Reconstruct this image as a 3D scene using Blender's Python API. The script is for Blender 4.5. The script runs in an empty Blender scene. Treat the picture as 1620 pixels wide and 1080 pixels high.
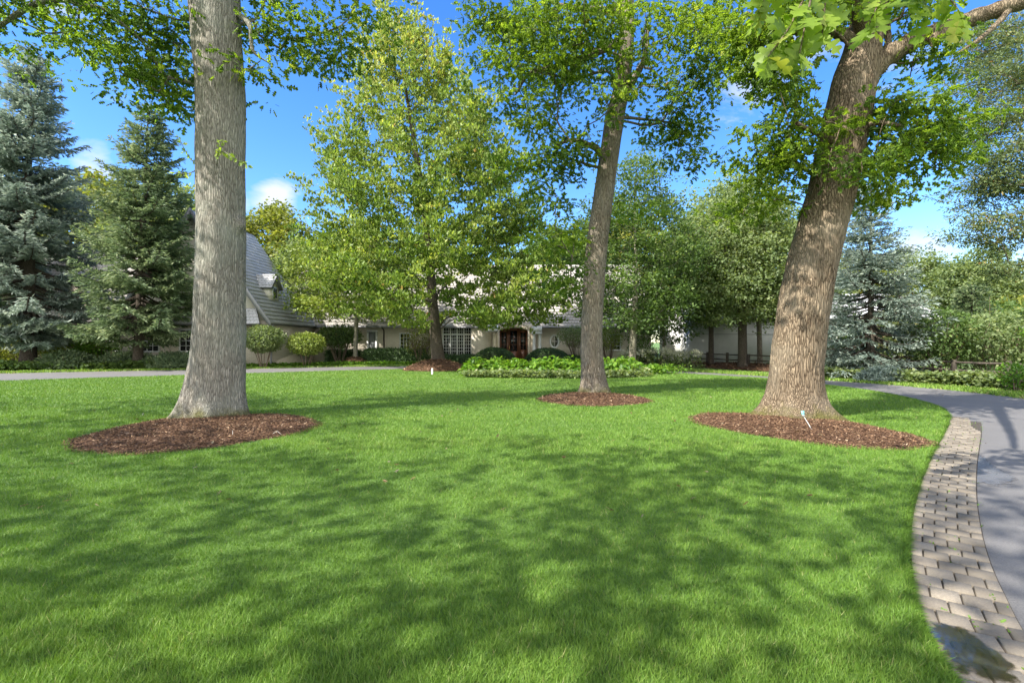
import bpy, math, random
import numpy as np
from mathutils import Vector
R = math.radians
PI = math.pi
scene = bpy.context.scene
COL = scene.collection
H, F = 1.5, 765.0            # eye height, focal length in photo pixels

def at(px, py, Y):           # a point of the place at distance Y
    return np.array([(px-810)/F*Y, Y, H+(540-py)/F*Y])
def gr(px, py):              # a point of the ground
    Y = F*H/(py-540.0)
    return ((px-810)/F*Y, Y)

# ------------------------------------------------------------------ helpers
def tag(o, label=None, cat=None, group=None, kind=None):
    if label: o['label'] = label
    if cat: o['category'] = cat
    if group: o['group'] = group
    if kind: o['kind'] = kind
    return o
def empty(name, loc, label=None, cat=None, group=None):
    o = bpy.data.objects.new(name, None); COL.objects.link(o)
    o.location = loc; o.empty_display_size = .3
    return tag(o, label, cat, group)
def mesh_obj(name, V, faces, mat, parent=None, attr=None, smooth=False, uv=None, loc=None):
    """faces: list of int arrays (n,k). attr: per-face floats, in the same order."""
    V = np.asarray(V, dtype=np.float32).reshape(-1, 3)
    faces = [np.asarray(f, dtype=np.int32) for f in faces if len(f)]
    me = bpy.data.meshes.new(name)
    me.vertices.add(len(V)); me.vertices.foreach_set('co', V.ravel())
    li = np.concatenate([f.ravel() for f in faces])
    tot = np.concatenate([np.full(len(f), f.shape[1], np.int32) for f in faces])
    st = np.concatenate([[0], np.cumsum(tot)[:-1]]).astype(np.int32)
    me.loops.add(len(li)); me.loops.foreach_set('vertex_index', li)
    me.polygons.add(len(tot)); me.polygons.foreach_set('loop_start', st)
    if smooth: me.polygons.foreach_set('use_smooth', np.ones(len(tot), bool))
    me.update(calc_edges=True)
    if attr is not None:
        a = me.attributes.new('v', 'FLOAT', 'FACE'); a.data.foreach_set('value', np.asarray(attr, np.float32))
    if uv is not None:
        u = me.uv_layers.new(name='UVMap'); u.data.foreach_set('uv', np.asarray(uv, np.float32)[li].ravel())
    me.materials.append(mat)
    o = bpy.data.objects.new(name, me); COL.objects.link(o)
    if parent is not None: o.parent = parent
    if loc is not None: o.location = loc
    return o
class MB:
    """collects boxes, prisms and tubes into one mesh"""
    def __init__(s): s.V = []; s.F3 = []; s.F4 = []; s.n = 0
    def add(s, V, F):
        for f in F:
            (s.F4 if len(f) == 4 else s.F3).append([i+s.n for i in f])
        s.V.append(np.asarray(V, float)); s.n += len(V); return s
    def box(s, x0, x1, y0, y1, z0, z1):
        V = [(x0,y0,z0),(x1,y0,z0),(x1,y1,z0),(x0,y1,z0),(x0,y0,z1),(x1,y0,z1),(x1,y1,z1),(x0,y1,z1)]
        return s.add(V, [(0,3,2,1),(4,5,6,7),(0,1,5,4),(1,2,6,5),(2,3,7,6),(3,0,4,7)])
    def prism(s, pts, d):     # polygon (convex) extruded by vector d
        n = len(pts); P = np.asarray(pts, float); Q = P+np.asarray(d, float)
        F = [(i, (i+1) % n, (i+1) % n+n, i+n) for i in range(n)]
        for k in range(1, n-1): F += [(0, k+1, k), (n, n+k, n+k+1)]
        return s.add(np.vstack([P, Q]), F)
    def tube(s, pts, rad, sides=8):
        V, Fq = tube(np.asarray(pts, float), np.asarray(rad, float)*np.ones(len(pts)), sides)
        return s.add(V, [tuple(f) for f in Fq])
    def build(s, name, mat, parent=None, smooth=False, attr=None):
        return mesh_obj(name, np.vstack(s.V), [np.array(s.F4) if s.F4 else [], np.array(s.F3) if s.F3 else []], mat, parent, attr, smooth)
def tube(P, r, sides):
    n = len(P)
    T = np.gradient(P, axis=0); T /= np.linalg.norm(T, axis=1)[:, None]+1e-9
    ref = np.where(np.abs(T[:, 2:3]) < .9, np.array([[0, 0, 1.]]), np.array([[1., 0, 0]]))
    if n > 2: ref = np.repeat(ref[n//2:n//2+1], n, 0)
    A = np.cross(T, ref); A /= np.linalg.norm(A, axis=1)[:, None]+1e-9
    B = np.cross(T, A)
    th = np.arange(sides)/sides*2*PI
    V = P[:, None, :]+r[:, None, None]*(np.cos(th)[None, :, None]*A[:, None, :]+np.sin(th)[None, :, None]*B[:, None, :])
    i = np.arange(n-1)[:, None]*sides; k = np.arange(sides)[None, :]; k2 = (k+1) % sides
    Fq = np.stack([i+k, i+k2, i+sides+k2, i+sides+k], -1).reshape(-1, 4)
    return V.reshape(-1, 3), Fq
def catmull(P, n):
    P = np.asarray(P, float); P = np.vstack([2*P[0]-P[1], P, 2*P[-1]-P[-2]]); out = []
    for i in range(1, len(P)-2):
        t = np.linspace(0, 1, n, endpoint=False)[:, None]
        a, b, c, d = P[i-1], P[i], P[i+1], P[i+2]
        out.append(.5*((2*b)+(-a+c)*t+(2*a-5*b+4*c-d)*t**2+(-a+3*b-3*c+d)*t**3))
    out.append(P[-2:-1]); return np.vstack(out)
def lump(x, y, z, s=1., seed=0):
    """cheap smooth noise about -1..1"""
    r = np.random.RandomState(seed); o = 0
    for k in range(6):
        f = r.normal(size=3)*s*(1+.5*k); o = o+np.sin(f[0]*x+f[1]*y+f[2]*z+r.uniform(0, 6.28))/(1+.35*k)
    return o/3.0

# ------------------------------------------------------------------ materials
def newmat(name):
    m = bpy.data.materials.new(name); m.use_nodes = True
    nt = m.node_tree; b = nt.nodes['Principled BSDF']; return m, nt, b
def N(nt, t, **kw):
    n = nt.nodes.new(t)
    for k, v in kw.items():
        if k in n.inputs: n.inputs[k].default_value = v
        else: setattr(n, k, v)
    return n
def ramp(nt, fac, stops):
    r = nt.nodes.new('ShaderNodeValToRGB'); e = r.color_ramp.elements
    while len(e) < len(stops): e.new(.5)
    for i, (p, c) in enumerate(stops): e[i].position = p; e[i].color = (*c, 1)
    nt.links.new(fac, r.inputs[0]); return r.outputs[0]
def coords(nt, scale=(1, 1, 1), kind='Object'):
    tc = nt.nodes.new('ShaderNodeTexCoord'); mp = nt.nodes.new('ShaderNodeMapping')
    mp.inputs['Scale'].default_value = scale; nt.links.new(tc.outputs[kind], mp.inputs[0]); return mp.outputs[0]
def noise(nt, vec, scale, detail=4, rough=.55, dist=0):
    n = N(nt, 'ShaderNodeTexNoise', Scale=scale, Detail=detail, Roughness=rough, Distortion=dist)
    nt.links.new(vec, n.inputs['Vector']); return n.outputs['Fac']
def mixc(nt, fac, a, b, mode='MIX'):
    m = nt.nodes.new('ShaderNodeMix'); m.data_type = 'RGBA'; m.blend_type = mode
    for s, v in ((0, fac), (6, a), (7, b)):
        if hasattr(v, 'is_linked') or hasattr(v, 'links'): nt.links.new(v, m.inputs[s])
        else: m.inputs[s].default_value = v if s == 0 else (*v, 1)
    return m.outputs[2]
def bump(nt, b, h, strength=.5, dist=.02):
    n = N(nt, 'ShaderNodeBump', Strength=strength, Distance=dist)
    nt.links.new(h, n.inputs['Height']); nt.links.new(n.outputs[0], b.inputs['Normal'])
def leafmat(name, stops, trans=.4, rough=.5, tint=(1.25, 1.25, .55)):
    m, nt, b = newmat(name)
    a = N(nt, 'ShaderNodeAttribute', attribute_name='v')
    c = ramp(nt, a.outputs['Fac'], stops)
    nt.links.new(c, b.inputs['Base Color']); b.inputs['Roughness'].default_value = rough
    b.inputs['Specular IOR Level'].default_value = .35
    t = nt.nodes.new('ShaderNodeBsdfTranslucent')
    nt.links.new(mixc(nt, 1., c, tint, 'MULTIPLY'), t.inputs[0])
    mx = nt.nodes.new('ShaderNodeMixShader'); mx.inputs[0].default_value = trans
    nt.links.new(b.outputs[0], mx.inputs[1]); nt.links.new(t.outputs[0], mx.inputs[2])
    nt.links.new(mx.outputs[0], nt.nodes['Material Output'].inputs[0]); return m
def simple(name, col, rough=.6, var=.12, scale=6, metal=0):
    m, nt, b = newmat(name)
    f = noise(nt, coords(nt), scale)
    lo = tuple(max(0, c*(1-var)) for c in col); hi = tuple(min(1, c*(1+var)) for c in col)
    nt.links.new(ramp(nt, f, [(.3, lo), (.7, hi)]), b.inputs['Base Color'])
    b.inputs['Roughness'].default_value = rough; b.inputs['Metallic'].default_value = metal
    return m
def barkmat(name, dark, mid, light, moss=True, sc=1., lichen=(.30, .31, .26)):
    m, nt, b = newmat(name)
    v1 = coords(nt, (1, 1, .10))
    nz = N(nt, 'ShaderNodeTexNoise', Scale=9*sc, Detail=4); nt.links.new(v1, nz.inputs['Vector'])
    add = nt.nodes.new('ShaderNodeVectorMath'); add.operation = 'MULTIPLY_ADD'
    nt.links.new(nz.outputs['Color'], add.inputs[0]); add.inputs[1].default_value = (.11, .11, .06); nt.links.new(v1, add.inputs[2])
    vo = N(nt, 'ShaderNodeTexVoronoi', Scale=32*sc); vo.feature = 'DISTANCE_TO_EDGE'; nt.links.new(add.outputs[0], vo.inputs['Vector'])
    fine = noise(nt, coords(nt, (1, 1, .22)), 60*sc, 6, .75)
    big = noise(nt, coords(nt), 1.6, 4, .6)
    c = ramp(nt, vo.outputs['Distance'], [(0., dark), (.045, mid), (.15, light)])
    c = mixc(nt, ramp(nt, fine, [(.35, (0, 0, 0)), (.75, (.55, .55, .55))]), c, tuple(x*.5 for x in dark))
    c = mixc(nt, ramp(nt, big, [(.45, (0, 0, 0)), (.68, (.5, .5, .5))]), c, lichen)
    if moss:
        sx = nt.nodes.new('ShaderNodeSeparateXYZ'); tc = nt.nodes.new('ShaderNodeTexCoord')
        nt.links.new(tc.outputs['Object'], sx.inputs[0])
        ma = N(nt, 'ShaderNodeMath', operation='MULTIPLY_ADD'); nt.links.new(sx.outputs['Z'], ma.inputs[0])
        ma.inputs[1].default_value = -1.3; nt.links.new(noise(nt, coords(nt), 4.5, 5, .65), ma.inputs[2])
        c = mixc(nt, ramp(nt, ma.outputs[0], [(.12, (0, 0, 0)), (.42, (.8, .8, .8))]), c, (.11, .105, .025))
    nt.links.new(c, b.inputs['Base Color']); b.inputs['Roughness'].default_value = .92
    b.inputs['Specular IOR Level'].default_value = .15
    hs = N(nt, 'ShaderNodeMath', operation='MULTIPLY_ADD'); nt.links.new(fine, hs.inputs[0]); hs.inputs[1].default_value = .25
    mn = N(nt, 'ShaderNodeMath', operation='MINIMUM'); nt.links.new(vo.outputs['Distance'], mn.inputs[0]); mn.inputs[1].default_value = .35
    nt.links.new(mn.outputs[0], hs.inputs[2]); bump(nt, b, hs.outputs[0], 1., .06)
    return m

BARK_GREY = barkmat('bark_grey', (.10, .085, .07), (.23, .21, .175), (.38, .35, .30), True, 1.15)
BARK_BROWN = barkmat('bark_brown', (.035, .024, .015), (.125, .09, .058), (.30, .23, .155), True, 1.0, (.26, .22, .16))
BARK_MID = barkmat('bark_mid', (.06, .045, .032), (.17, .135, .10), (.34, .29, .225), True, 1.1, (.28, .25, .2))
BARK_DARK = barkmat('bark_dark', (.035, .027, .02), (.09, .07, .055), (.16, .13, .10), False, 1.5, (.10, .09, .07))
BARK_PALE = barkmat('bark_pale', (.12, .10, .07), (.26, .23, .17), (.40, .37, .29), False, 1.4, (.28, .28, .2))

LEAF_OAK = leafmat('leaf_oak', [(0, (.06, .115, .02)), (.45, (.115, .20, .03)), (.8, (.19, .30, .04)), (.985, (.28, .35, .06)), (1, (.26, .15, .04))], .55)
LEAF_OAK_BRIGHT = leafmat('leaf_oak_bright', [(0, (.12, .20, .025)), (.5, (.22, .33, .035)), (.9, (.33, .43, .06)), (1, (.42, .45, .10))], .58)
LEAF_MAPLE = leafmat('leaf_maple', [(0, (.10, .17, .035)), (.4, (.19, .28, .055)), (.75, (.31, .39, .09)), (.96, (.44, .45, .12)), (1, (.46, .31, .09))], .5)
LEAF_DARK = leafmat('leaf_dark', [(0, (.055, .10, .03)), (.6, (.115, .185, .05)), (.92, (.20, .27, .08)), (1, (.30, .30, .09))], .45)
LEAF_GREY = leafmat('leaf_grey', [(0, (.10, .15, .065)), (.5, (.19, .25, .10)), (.9, (.32, .37, .17)), (1, (.40, .41, .22))], .48)
LEAF_YELLOW = leafmat('leaf_yellow', [(0, (.09, .12, .02)), (.5, (.20, .23, .04)), (.9, (.33, .33, .07)), (1, (.38, .28, .06))], .45)
LEAF_HEDGE = leafmat('leaf_hedge', [(0, (.03, .065, .02)), (.6, (.06, .115, .03)), (1, (.12, .18, .05))], .2)
LEAF_HYD = leafmat('leaf_hydrangea', [(0, (.045, .12, .012)), (.5, (.11, .23, .02)), (1, (.24, .36, .05))], .4)
LEAF_LIME = leafmat('leaf_lime', [(0, (.10, .16, .02)), (.5, (.21, .27, .05)), (1, (.36, .39, .11))], .35)
NEEDLE_BLUE = leafmat('needle_blue', [(0, (.12, .165, .13)), (.55, (.22, .28, .23)), (1, (.48, .53, .44))], .36, .6, (1, 1, .9))
NEEDLE_GREEN = leafmat('needle_green', [(0, (.065, .11, .055)), (.6, (.15, .21, .10)), (1, (.38, .43, .23))], .38, .6, (1, 1, .8))
NEEDLE_PINE = leafmat('needle_pine', [(0, (.06, .10, .04)), (.5, (.13, .18, .065)), (.78, (.22, .25, .09)), (.93, (.34, .25, .09)), (1, (.40, .20, .06))], .35, .6, (1.1, 1, .7))
FLOWER_WHITE = leafmat('petal_cream', [(0, (.40, .42, .25)), (1, (.72, .70, .56))], .3, .7, (1, 1, .9))
GRASS = leafmat('grass_blade', [(0, (.065, .14, .018)), (.5, (.125, .235, .028)), (.9, (.215, .325, .055)), (1, (.34, .34, .13))], .3, .55)
CORE = simple('shrub_dark_core', (.02, .03, .012), .95)  # near-black solid that fills the shrub behind its leaves
TWIG = simple('twig_brown', (.16, .115, .08), .9, .25, 9)

# ------------------------------------------------------------------ leaf templates
def T_oak():
    s = [(.16, .05), (.43, .085), (.68, .09)]; L = [(.30, .25), (.58, .34), (.84, .24)]
    V = [(0, 0), (1.0, 0)]
    for sg in (1, -1):
        for p in s: V.append((p[0], sg*p[1]))
        for p in L: V.append((p[0], sg*p[1]))
    # 2,3,4 sinus L ; 5,6,7 lobes L ; 8,9,10 sinus R ; 11,12,13 lobes R
    tr = [(2, 5, 3), (3, 6, 4), (4, 7, 1), (8, 9, 11), (9, 10, 12), (10, 1, 13)]
    qd = [(0, 8, 3, 2), (8, 9, 4, 3), (9, 10, 1, 4)]
    V = np.array([(x-.0, y, -.35*y*y*3-.12*x*x) for x, y in V])
    return V, tr, qd
def T_maple():
    V = np.array([(0, 0, 0), (.35, .42, -.05), (.62, .16, 0), (1, 0, -.12), (.62, -.16, 0), (.35, -.42, -.05)])
    return V, [(0, 4, 5), (0, 2, 1)], [(0, 4, 3, 2)]
def T_simple():
    V = np.array([(0, 0, 0), (.5, .32, .06), (1, 0, -.08), (.5, -.32, .06)])
    return V, [(0, 2, 1), (0, 3, 2)], []
def T_round():
    V = np.array([(0, 0, 0), (.3, .34, .05), (.72, .28, .03), (1, 0, -.1), (.72, -.28, .03), (.3, -.34, .05)])
    return V, [], [(0, 3, 2, 1), (0, 5, 4, 3)]
def T_needle():
    V = np.array([(0, 0, 0), (.45, .16, .05), (1, 0, 0), (.45, -.16, .05)])
    return V, [(0, 2, 1), (0, 3, 2)], []
def T_oakbig():
    V = []; tr = []; qd = []
    mid = [(0, 0), (.12, 0), (.38, 0), (.63, 0), (.82, 0), (1.0, 0)]
    V += [(x, y) for x, y in mid]
    for sg in (1, -1):
        b_ = len(V)
        for p in [(.10, .025), (.24, .20), (.33, .23), (.36, .05), (.44, .30), (.50, .35), (.60, .32), (.61, .065), (.72, .24), (.83, .23), (.85, .06)]: V.append((p[0], sg*p[1]))
        F = [(1, b_, b_+3, 2), (b_, b_+1, b_+2, b_+3), (2, b_+3, b_+7, 3), (b_+3, b_+4, b_+6, b_+7), (3, b_+7, b_+10, 4), (b_+7, b_+8, b_+9, b_+10)]
        qd += [f if sg > 0 else f[::-1] for f in F]
        tr += [(0, b_, 1), (b_+4, b_+5, b_+6), (4, b_+10, 5)] if sg > 0 else [(0, 1, b_), (b_+4, b_+6, b_+5), (4, 5, b_+10)]
    return np.array([(x, y, .10*abs(y)-.22*x*x) for x, y in V]), tr, qd
TPL = dict(oakbig=T_oakbig(), oak=T_oak(), maple=T_maple(), simple=T_simple(), round=T_round(), needle=T_needle())

def frames(D, Nn):
    X = D/(np.linalg.norm(D, axis=1)[:, None]+1e-9)
    Z = Nn-(Nn*X).sum(1)[:, None]*X; Z /= np.linalg.norm(Z, axis=1)[:, None]+1e-9
    Y = np.cross(Z, X); return X, Y, Z
def leaf_arrays(P, D, Nn, size, kind):
    T, tr, qd = TPL[kind]; n = len(P); k = len(T)
    X, Y, Z = frames(D, Nn); size = np.broadcast_to(size, (n,))
    V = P[:, None, :]+size[:, None, None]*(T[None, :, 0:1]*X[:, None]+T[None, :, 1:2]*Y[:, None]+T[None, :, 2:3]*Z[:, None])
    base = (np.arange(n)*k)[:, None, None]
    F = []; A = []
    if qd: F.append((base+np.array(qd)[None]).reshape(-1, 4)); A.append(len(qd))
    if tr: F.append((base+np.array(tr)[None]).reshape(-1, 3)); A.append(len(tr))
    return V.reshape(-1, 3), F, A
def leaves(name, P, D, Nn, size, val, kind, mat, parent):
    V, Fs, A = leaf_arrays(P, D, Nn, size, kind)
    attr = np.concatenate([np.repeat(val, a) for a in A])
    return mesh_obj(name, V, Fs, mat, parent, attr)

def sprays(C, n, rng, spread, flat=.45, up=1., size=.14, jit=.35, bias=0., clump=.22, plume=None, plen=1.05):
    """leaves gathered in small bunches round every centre, or along a shoot"""
    m = len(C); K = 7
    B = np.repeat(C, K, 0)+rng.normal(size=(m*K, 3))*np.array([spread, spread, spread*flat])*(1 if plume is None else .42)
    if plume is not None:
        u = np.tile(np.linspace(-.6, 1.1, K), m)+rng.normal(size=m*K)*.08
        B = B+np.repeat(plume, K, 0)*(u*plen)[:, None]
    cv = np.repeat(rng.uniform(-clump, clump, m), K)+rng.uniform(-.1, .1, m*K)
    q = max(1, n//K); I = np.repeat(np.arange(m*K), q)
    P = B[I]+rng.normal(size=(len(I), 3))*np.array([.3, .3, .16])*spread
    D = P-B[I]+rng.normal(size=P.shape)*.12*spread; D[:, 2] -= .12*spread
    Nn = rng.normal(size=P.shape)*.65+np.array([0, 0, up])
    val = np.clip(.45+bias+cv[I]+rng.normal(size=len(I))*.15, 0, 1)
    sz = size*(1+jit*rng.uniform(-1, 1, len(I)))
    return P, D, Nn, sz, val

# ------------------------------------------------------------------ tree growth
def grow(seed_nodes, targets, rng, step=.55, wlen=.25, tip=.012, up=.25, expo=2.3, maxr=None):
    pos = [np.array(p[:3], float) for p in seed_nodes]; par = list(range(-1, len(pos)-1)); fixed = [p[3] for p in seed_nodes]
    pl = [0.0]
    for i in range(1, len(pos)): pl.append(pl[-1]*1+np.linalg.norm(pos[i]-pos[i-1])*.35)
    nseed = len(pos)
    base = np.array(seed_nodes[0][:3]); ax = np.array([s[:3] for s in seed_nodes])
    dist = [np.min(np.linalg.norm(ax-t, axis=1)) for t in targets]
    A = np.zeros((60000, 3)); PLA = np.zeros(60000); A[:len(pos)] = pos; PLA[:len(pos)] = pl; n = len(pos)
    low = max(1, 1)
    for ti in np.argsort(dist):
        t = targets[ti]
        d = np.linalg.norm(A[:n]-t, axis=1)+wlen*PLA[:n]+.7*np.maximum(0, A[:n, 2]-t[2]+.25*np.linalg.norm(A[:n, :2]-t[:2], axis=1))
        j = int(np.argmin(d)); a = A[j].copy(); L = np.linalg.norm(t-a)
        k = max(1, int(math.ceil(L/step)))
        pr = par[j]
        pd = (a-A[pr]) if (pr >= 0 and j >= nseed) else np.array([0, 0, 1.])*.4+(t-a)/max(L, .01)*.5
        pd = pd/(np.linalg.norm(pd)+1e-9)
        c = a+(pd*.4+np.array([0, 0, up*.3]))*L*.5+(t-a)*.2
        prev = j
        for s in range(1, k+1):
            u = s/k; p = (1-u)**2*a+2*u*(1-u)*c+u*u*t
            if s < k: p = p+rng.normal(size=3)*.045*min(L, 2)
            A[n] = p; PLA[n] = PLA[prev]+np.linalg.norm(p-A[prev]); par.append(prev); fixed.append(None); prev = n; n += 1
    ch = [[] for _ in range(n)]
    for i in range(n):
        if par[i] >= 0: ch[par[i]].append(i)
    rad = np.zeros(n)
    for i in range(n-1, -1, -1):
        s = sum(rad[c]**expo for c in ch[i] if c >= nseed or i >= nseed)
        rad[i] = max(tip, s**(1/expo)) if ch[i] else tip
        if fixed[i] is not None: rad[i] = fixed[i]
        elif maxr: rad[i] = min(rad[i], maxr)
    chains = []
    for i in range(n):
        for c in ch[i]:
            if c < nseed: continue
            main = [x for x in ch[i] if x >= nseed]
            if i >= nseed and c == max(main, key=lambda x: rad[x]): continue
            path = [i, c]; x = c
            while ch[x]:
                x = max(ch[x], key=lambda y: rad[y]); path.append(x)
            r = rad[path].copy(); r[0] = min(r[0], r[1]*1.25); chains.append((A[path].copy(), r))
    return chains, A[:n], rad
def limb_mesh(chains, minr=.0, name='limbs', mat=None, parent=None, extra=None):
    Vs, Fs, n = [], [], 0
    for P, r in chains:
        if r.max() < minr: continue
        s = 4 if r[0] < .03 else (6 if r[0] < .09 else 12)
        P2 = catmull(np.column_stack([P, r]), 2 if r[0] < .06 else 4)
        V, Fq = tube(P2[:, :3], np.maximum(P2[:, 3], .003), s); Vs.append(V); Fs.append(Fq+n); n += len(V)
    for V, Fq in (extra or []):
        Vs.append(V); Fs.append(Fq+n); n += len(V)
    return mesh_obj(name, np.vstack(Vs), [np.vstack(Fs)], mat, parent, smooth=True)
def trunk_obj(path, mat, parent, flare=.5, fh=.35, ridge=.012, K=34, lobes=5, seg=160, dz=.05, seed=1, name='trunk', burl=None):
    """path: (x,y,z,r) in the thing's own space"""
    P = catmull(path, 40); L = np.concatenate([[0], np.cumsum(np.linalg.norm(np.diff(P[:, :3], axis=0), axis=1))])
    m = int(L[-1]/dz)+2; t = np.linspace(0, L[-1], m); Q = np.column_stack([np.interp(t, L, P[:, i]) for i in range(4)])
    th = np.arange(seg)/seg*2*PI; Z = Q[:, 2:3]*np.ones((1, seg)); TH = th[None]*np.ones((m, 1))
    r = Q[:, 3:4]*np.ones((1, seg))
    rs = np.random.RandomState(seed); a, b, c = rs.uniform(0, 6.28, 3)
    lob = .5+.5*np.cos(lobes*TH+a+.6*np.sin(2*TH+b)); lob = lob**1.5
    r = r*(1+flare*np.exp(-np.maximum(Z, 0)/fh)*(.45+.8*lob))
    r = r*(1+.035*np.sin(2*TH+1.1*Z+b)+.02*np.sin(3*TH-1.7*Z+c)+.012*np.sin(5*TH+2.9*Z))
    if ridge:
        w = 1.1*np.sin(2.1*Z+2*TH+a)+.9*np.sin(4.7*Z-3*TH+b)+.6*np.sin(9.3*Z+5*TH+c)+.4*np.sin(17*Z-8*TH)
        rd = np.abs(np.sin(K*TH*.5+w))**.7+.5*np.abs(np.sin(K*TH*.83-w*1.4+Z*3))
        r = r+ridge*(rd-.7)*(.7+.5*np.sin(7*Z+4*TH))
    if burl:
        for (bt, bz, br, bs) in burl:
            dth = (TH-bt+PI) % (2*PI)-PI
            r = r+br*np.exp(-((dth*Q[:, 3:4])**2+(Z-bz)**2)/bs**2)
    V = np.stack([Q[:, 0:1]+r*np.cos(TH), Q[:, 1:2]+r*np.sin(TH), Z], -1).reshape(-1, 3)
    i = np.arange(m-1)[:, None]*seg; k = np.arange(seg)[None]; k2 = (k+1) % seg
    Fq = np.stack([i+k, i+k2, i+seg+k2, i+seg+k], -1).reshape(-1, 4)
    return mesh_obj(name, V, [Fq], mat, parent, smooth=True)

def copy_tree(o, loc, rz, sc, label, parent=None):
    c = o.copy(); COL.objects.link(c)
    if parent is None:
        c.location = loc; c.rotation_euler = (0, 0, rz); c.scale = (sc if hasattr(sc, '__len__') else (sc, sc, sc))
        if label: c['label'] = label
    else: c.parent = parent
    for ch in [x for x in bpy.data.objects if x.parent == o]: copy_tree(ch, None, None, None, None, c)
    return c

# ================================================================== SETTING
# ---- lawn island and drive outlines, ground metres
inner = [(-2.2, -14), (.3, -6), (.95, -2), (1.3, .4), (1.97, 2.19), (2.62, 3.19), (3.66, 4.41), (5.21, 6.04), (7.75, 8.6), (9.0, 10.0), (9.95, 11.5),
         (10.7, 14), (10.65, 16.6), (10.2, 19.1), (8.6, 21.6), (6.6, 23.5), (3.5, 25.6), (0, 26.6), (-3.5, 26.6), (-6, 25.8), (-8.3, 24.8),
         (-12.4, 22.5), (-14.4, 21.2), (-19.3, 18.2), (-24, 14.5), (-28, 9), (-30, 0), (-30, -14)]
outer = [(6.5, -14), (5.0, -6), (5.0, -2), (5.3, .6), (6.1, 2.6), (7.1, 3.9), (8.3, 4.9), (9.8, 6.2), (11.6, 8), (12.7, 9.8), (13.4, 11.6),
         (13.7, 14.6), (13.2, 16.8), (12.1, 19), (10.6, 21.6), (8.6, 24.6), (5.5, 28.3), (0, 30.2), (-4, 30), (-7.2, 29.3), (-10.4, 28.6),
         (-15, 26.4), (-18.2, 25.2), (-24.3, 22.6), (-31, 18), (-36, 10), (-37, 0), (-37, -14)]
inner_s = catmull(inner, 10); outer_s = catmull(outer, 10)
m, nt, b = newmat('soil_and_turf')
f1 = noise(nt, coords(nt), .35, 5); f2 = noise(nt, coords(nt), 9, 5, .7)
c = ramp(nt, f2, [(.3, (.055, .11, .016)), (.7, (.105, .185, .026))]); c = mixc(nt, ramp(nt, f1, [(.45, (0, 0, 0)), (.7, (.35, .35, .35))]), c, (.10, .17, .03))
nt.links.new(c, b.inputs['Base Color']); b.inputs['Roughness'].default_value = .9; bump(nt, b, f2, .5, .03); M_LAWN = m
m, nt, b = newmat('asphalt')
fg = noise(nt, coords(nt), 75, 6, .85); fb = noise(nt, coords(nt), .9, 5, .6)
c = mixc(nt, ramp(nt, fg, [(.35, (0, 0, 0)), (.75, (1, 1, 1))]), (.06, .058, .058), (.205, .195, .185))
c = mixc(nt, ramp(nt, fb, [(.4, (0, 0, 0)), (.7, (.45, .45, .45))]), c, (.165, .158, .155))
nt.links.new(c, b.inputs['Base Color']); b.inputs['Roughness'].default_value = .75; bump(nt, b, fg, .5, .006); M_ASPH = m

gx = np.array([-600, 600, 600, -600]); gy = np.array([-600, -600, 600, 600])
tag(mesh_obj('ground', np.column_stack([gx, gy, np.full(4, -.012)]), [np.array([[0, 1, 2, 3]])], M_LAWN), kind='structure')
def strip(A, B, z):
    n = len(A); V = np.vstack([np.column_stack([A, np.full(n, z)]), np.column_stack([B, np.full(n, z)])])
    i = np.arange(n-1); return V, np.stack([i, i+n, i+n+1, i+1], -1)
# the drive begins at the outer edge of the pavers
def normals2(P):
    T = np.gradient(P, axis=0); T /= np.linalg.norm(T, axis=1)[:, None]; return np.stack([T[:, 1], -T[:, 0]], -1)
V, Fq = strip(inner_s, outer_s, 0.0)
tag(mesh_obj('driveway', V, [Fq[:, ::-1]], M_ASPH), kind='structure')
# drive apron towards the entrance
mb = MB(); mb.prism([(-4.5, 29.5, -.02), (4.5, 29.5, -.02), (3.2, 32.2, -.02), (-1.8, 32.2, -.02)], (0, 0, .022))
tag(mb.build('entrance_path', simple('stone_path', (.32, .29, .26), .85)), kind='structure')

# ---- lawn sheet (slightly proud of the drive), soil edge then turf
ctr = np.array([-6, 8.])
poly = inner_s
def fan_sheet(P, c0, z, rings=1):
    n = len(P); V = [(c0[0], c0[1], z)]+[(p[0], p[1], z) for p in P]
    return np.array(V), np.array([(0, i+1, i+2) for i in range(n-1)]+[(0, n, 1)])
V, F3 = fan_sheet(poly, (-6, 2.), .022)
tag(mesh_obj('lawn', V, [F3[:, ::-1]], M_LAWN), kind='structure')
nn = normals2(inner_s)
V, Fq = strip(inner_s, inner_s+nn*.018, .012)
tag(mesh_obj('lawn_edge', V, [Fq], simple('edge_soil', (.07, .05, .035), .95, .4, 40)), kind='structure')

# ---- paver border
rng = np.random.RandomState(5)
m, nt, b = newmat('paver_concrete')
a = N(nt, 'ShaderNodeAttribute', attribute_name='v')
c = ramp(nt, a.outputs['Fac'], [(0, (.145, .12, .088)), (.5, (.215, .18, .135)), (1, (.30, .255, .195))])
fn = noise(nt, coords(nt), 90, 5, .75); fm = noise(nt, coords(nt), 3.2, 5, .65)
c = mixc(nt, ramp(nt, fn, [(.3, (.8, .8, .8)), (.7, (0, 0, 0))]), c, (.11, .092, .07))
c = mixc(nt, ramp(nt, fm, [(.45, (0, 0, 0)), (.75, (.55, .55, .55))]), c, (.16, .14, .11))
nt.links.new(c, b.inputs['Base Color']); b.inputs['Roughness'].default_value = .85; bump(nt, b, fn, .5, .006); M_PAVER = m
cl = catmull([p for p in inner if p[1] < 10.2 and p[0] > -5], 60)
Lc = np.concatenate([[0], np.cumsum(np.linalg.norm(np.diff(cl, axis=0), axis=1))])
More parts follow.
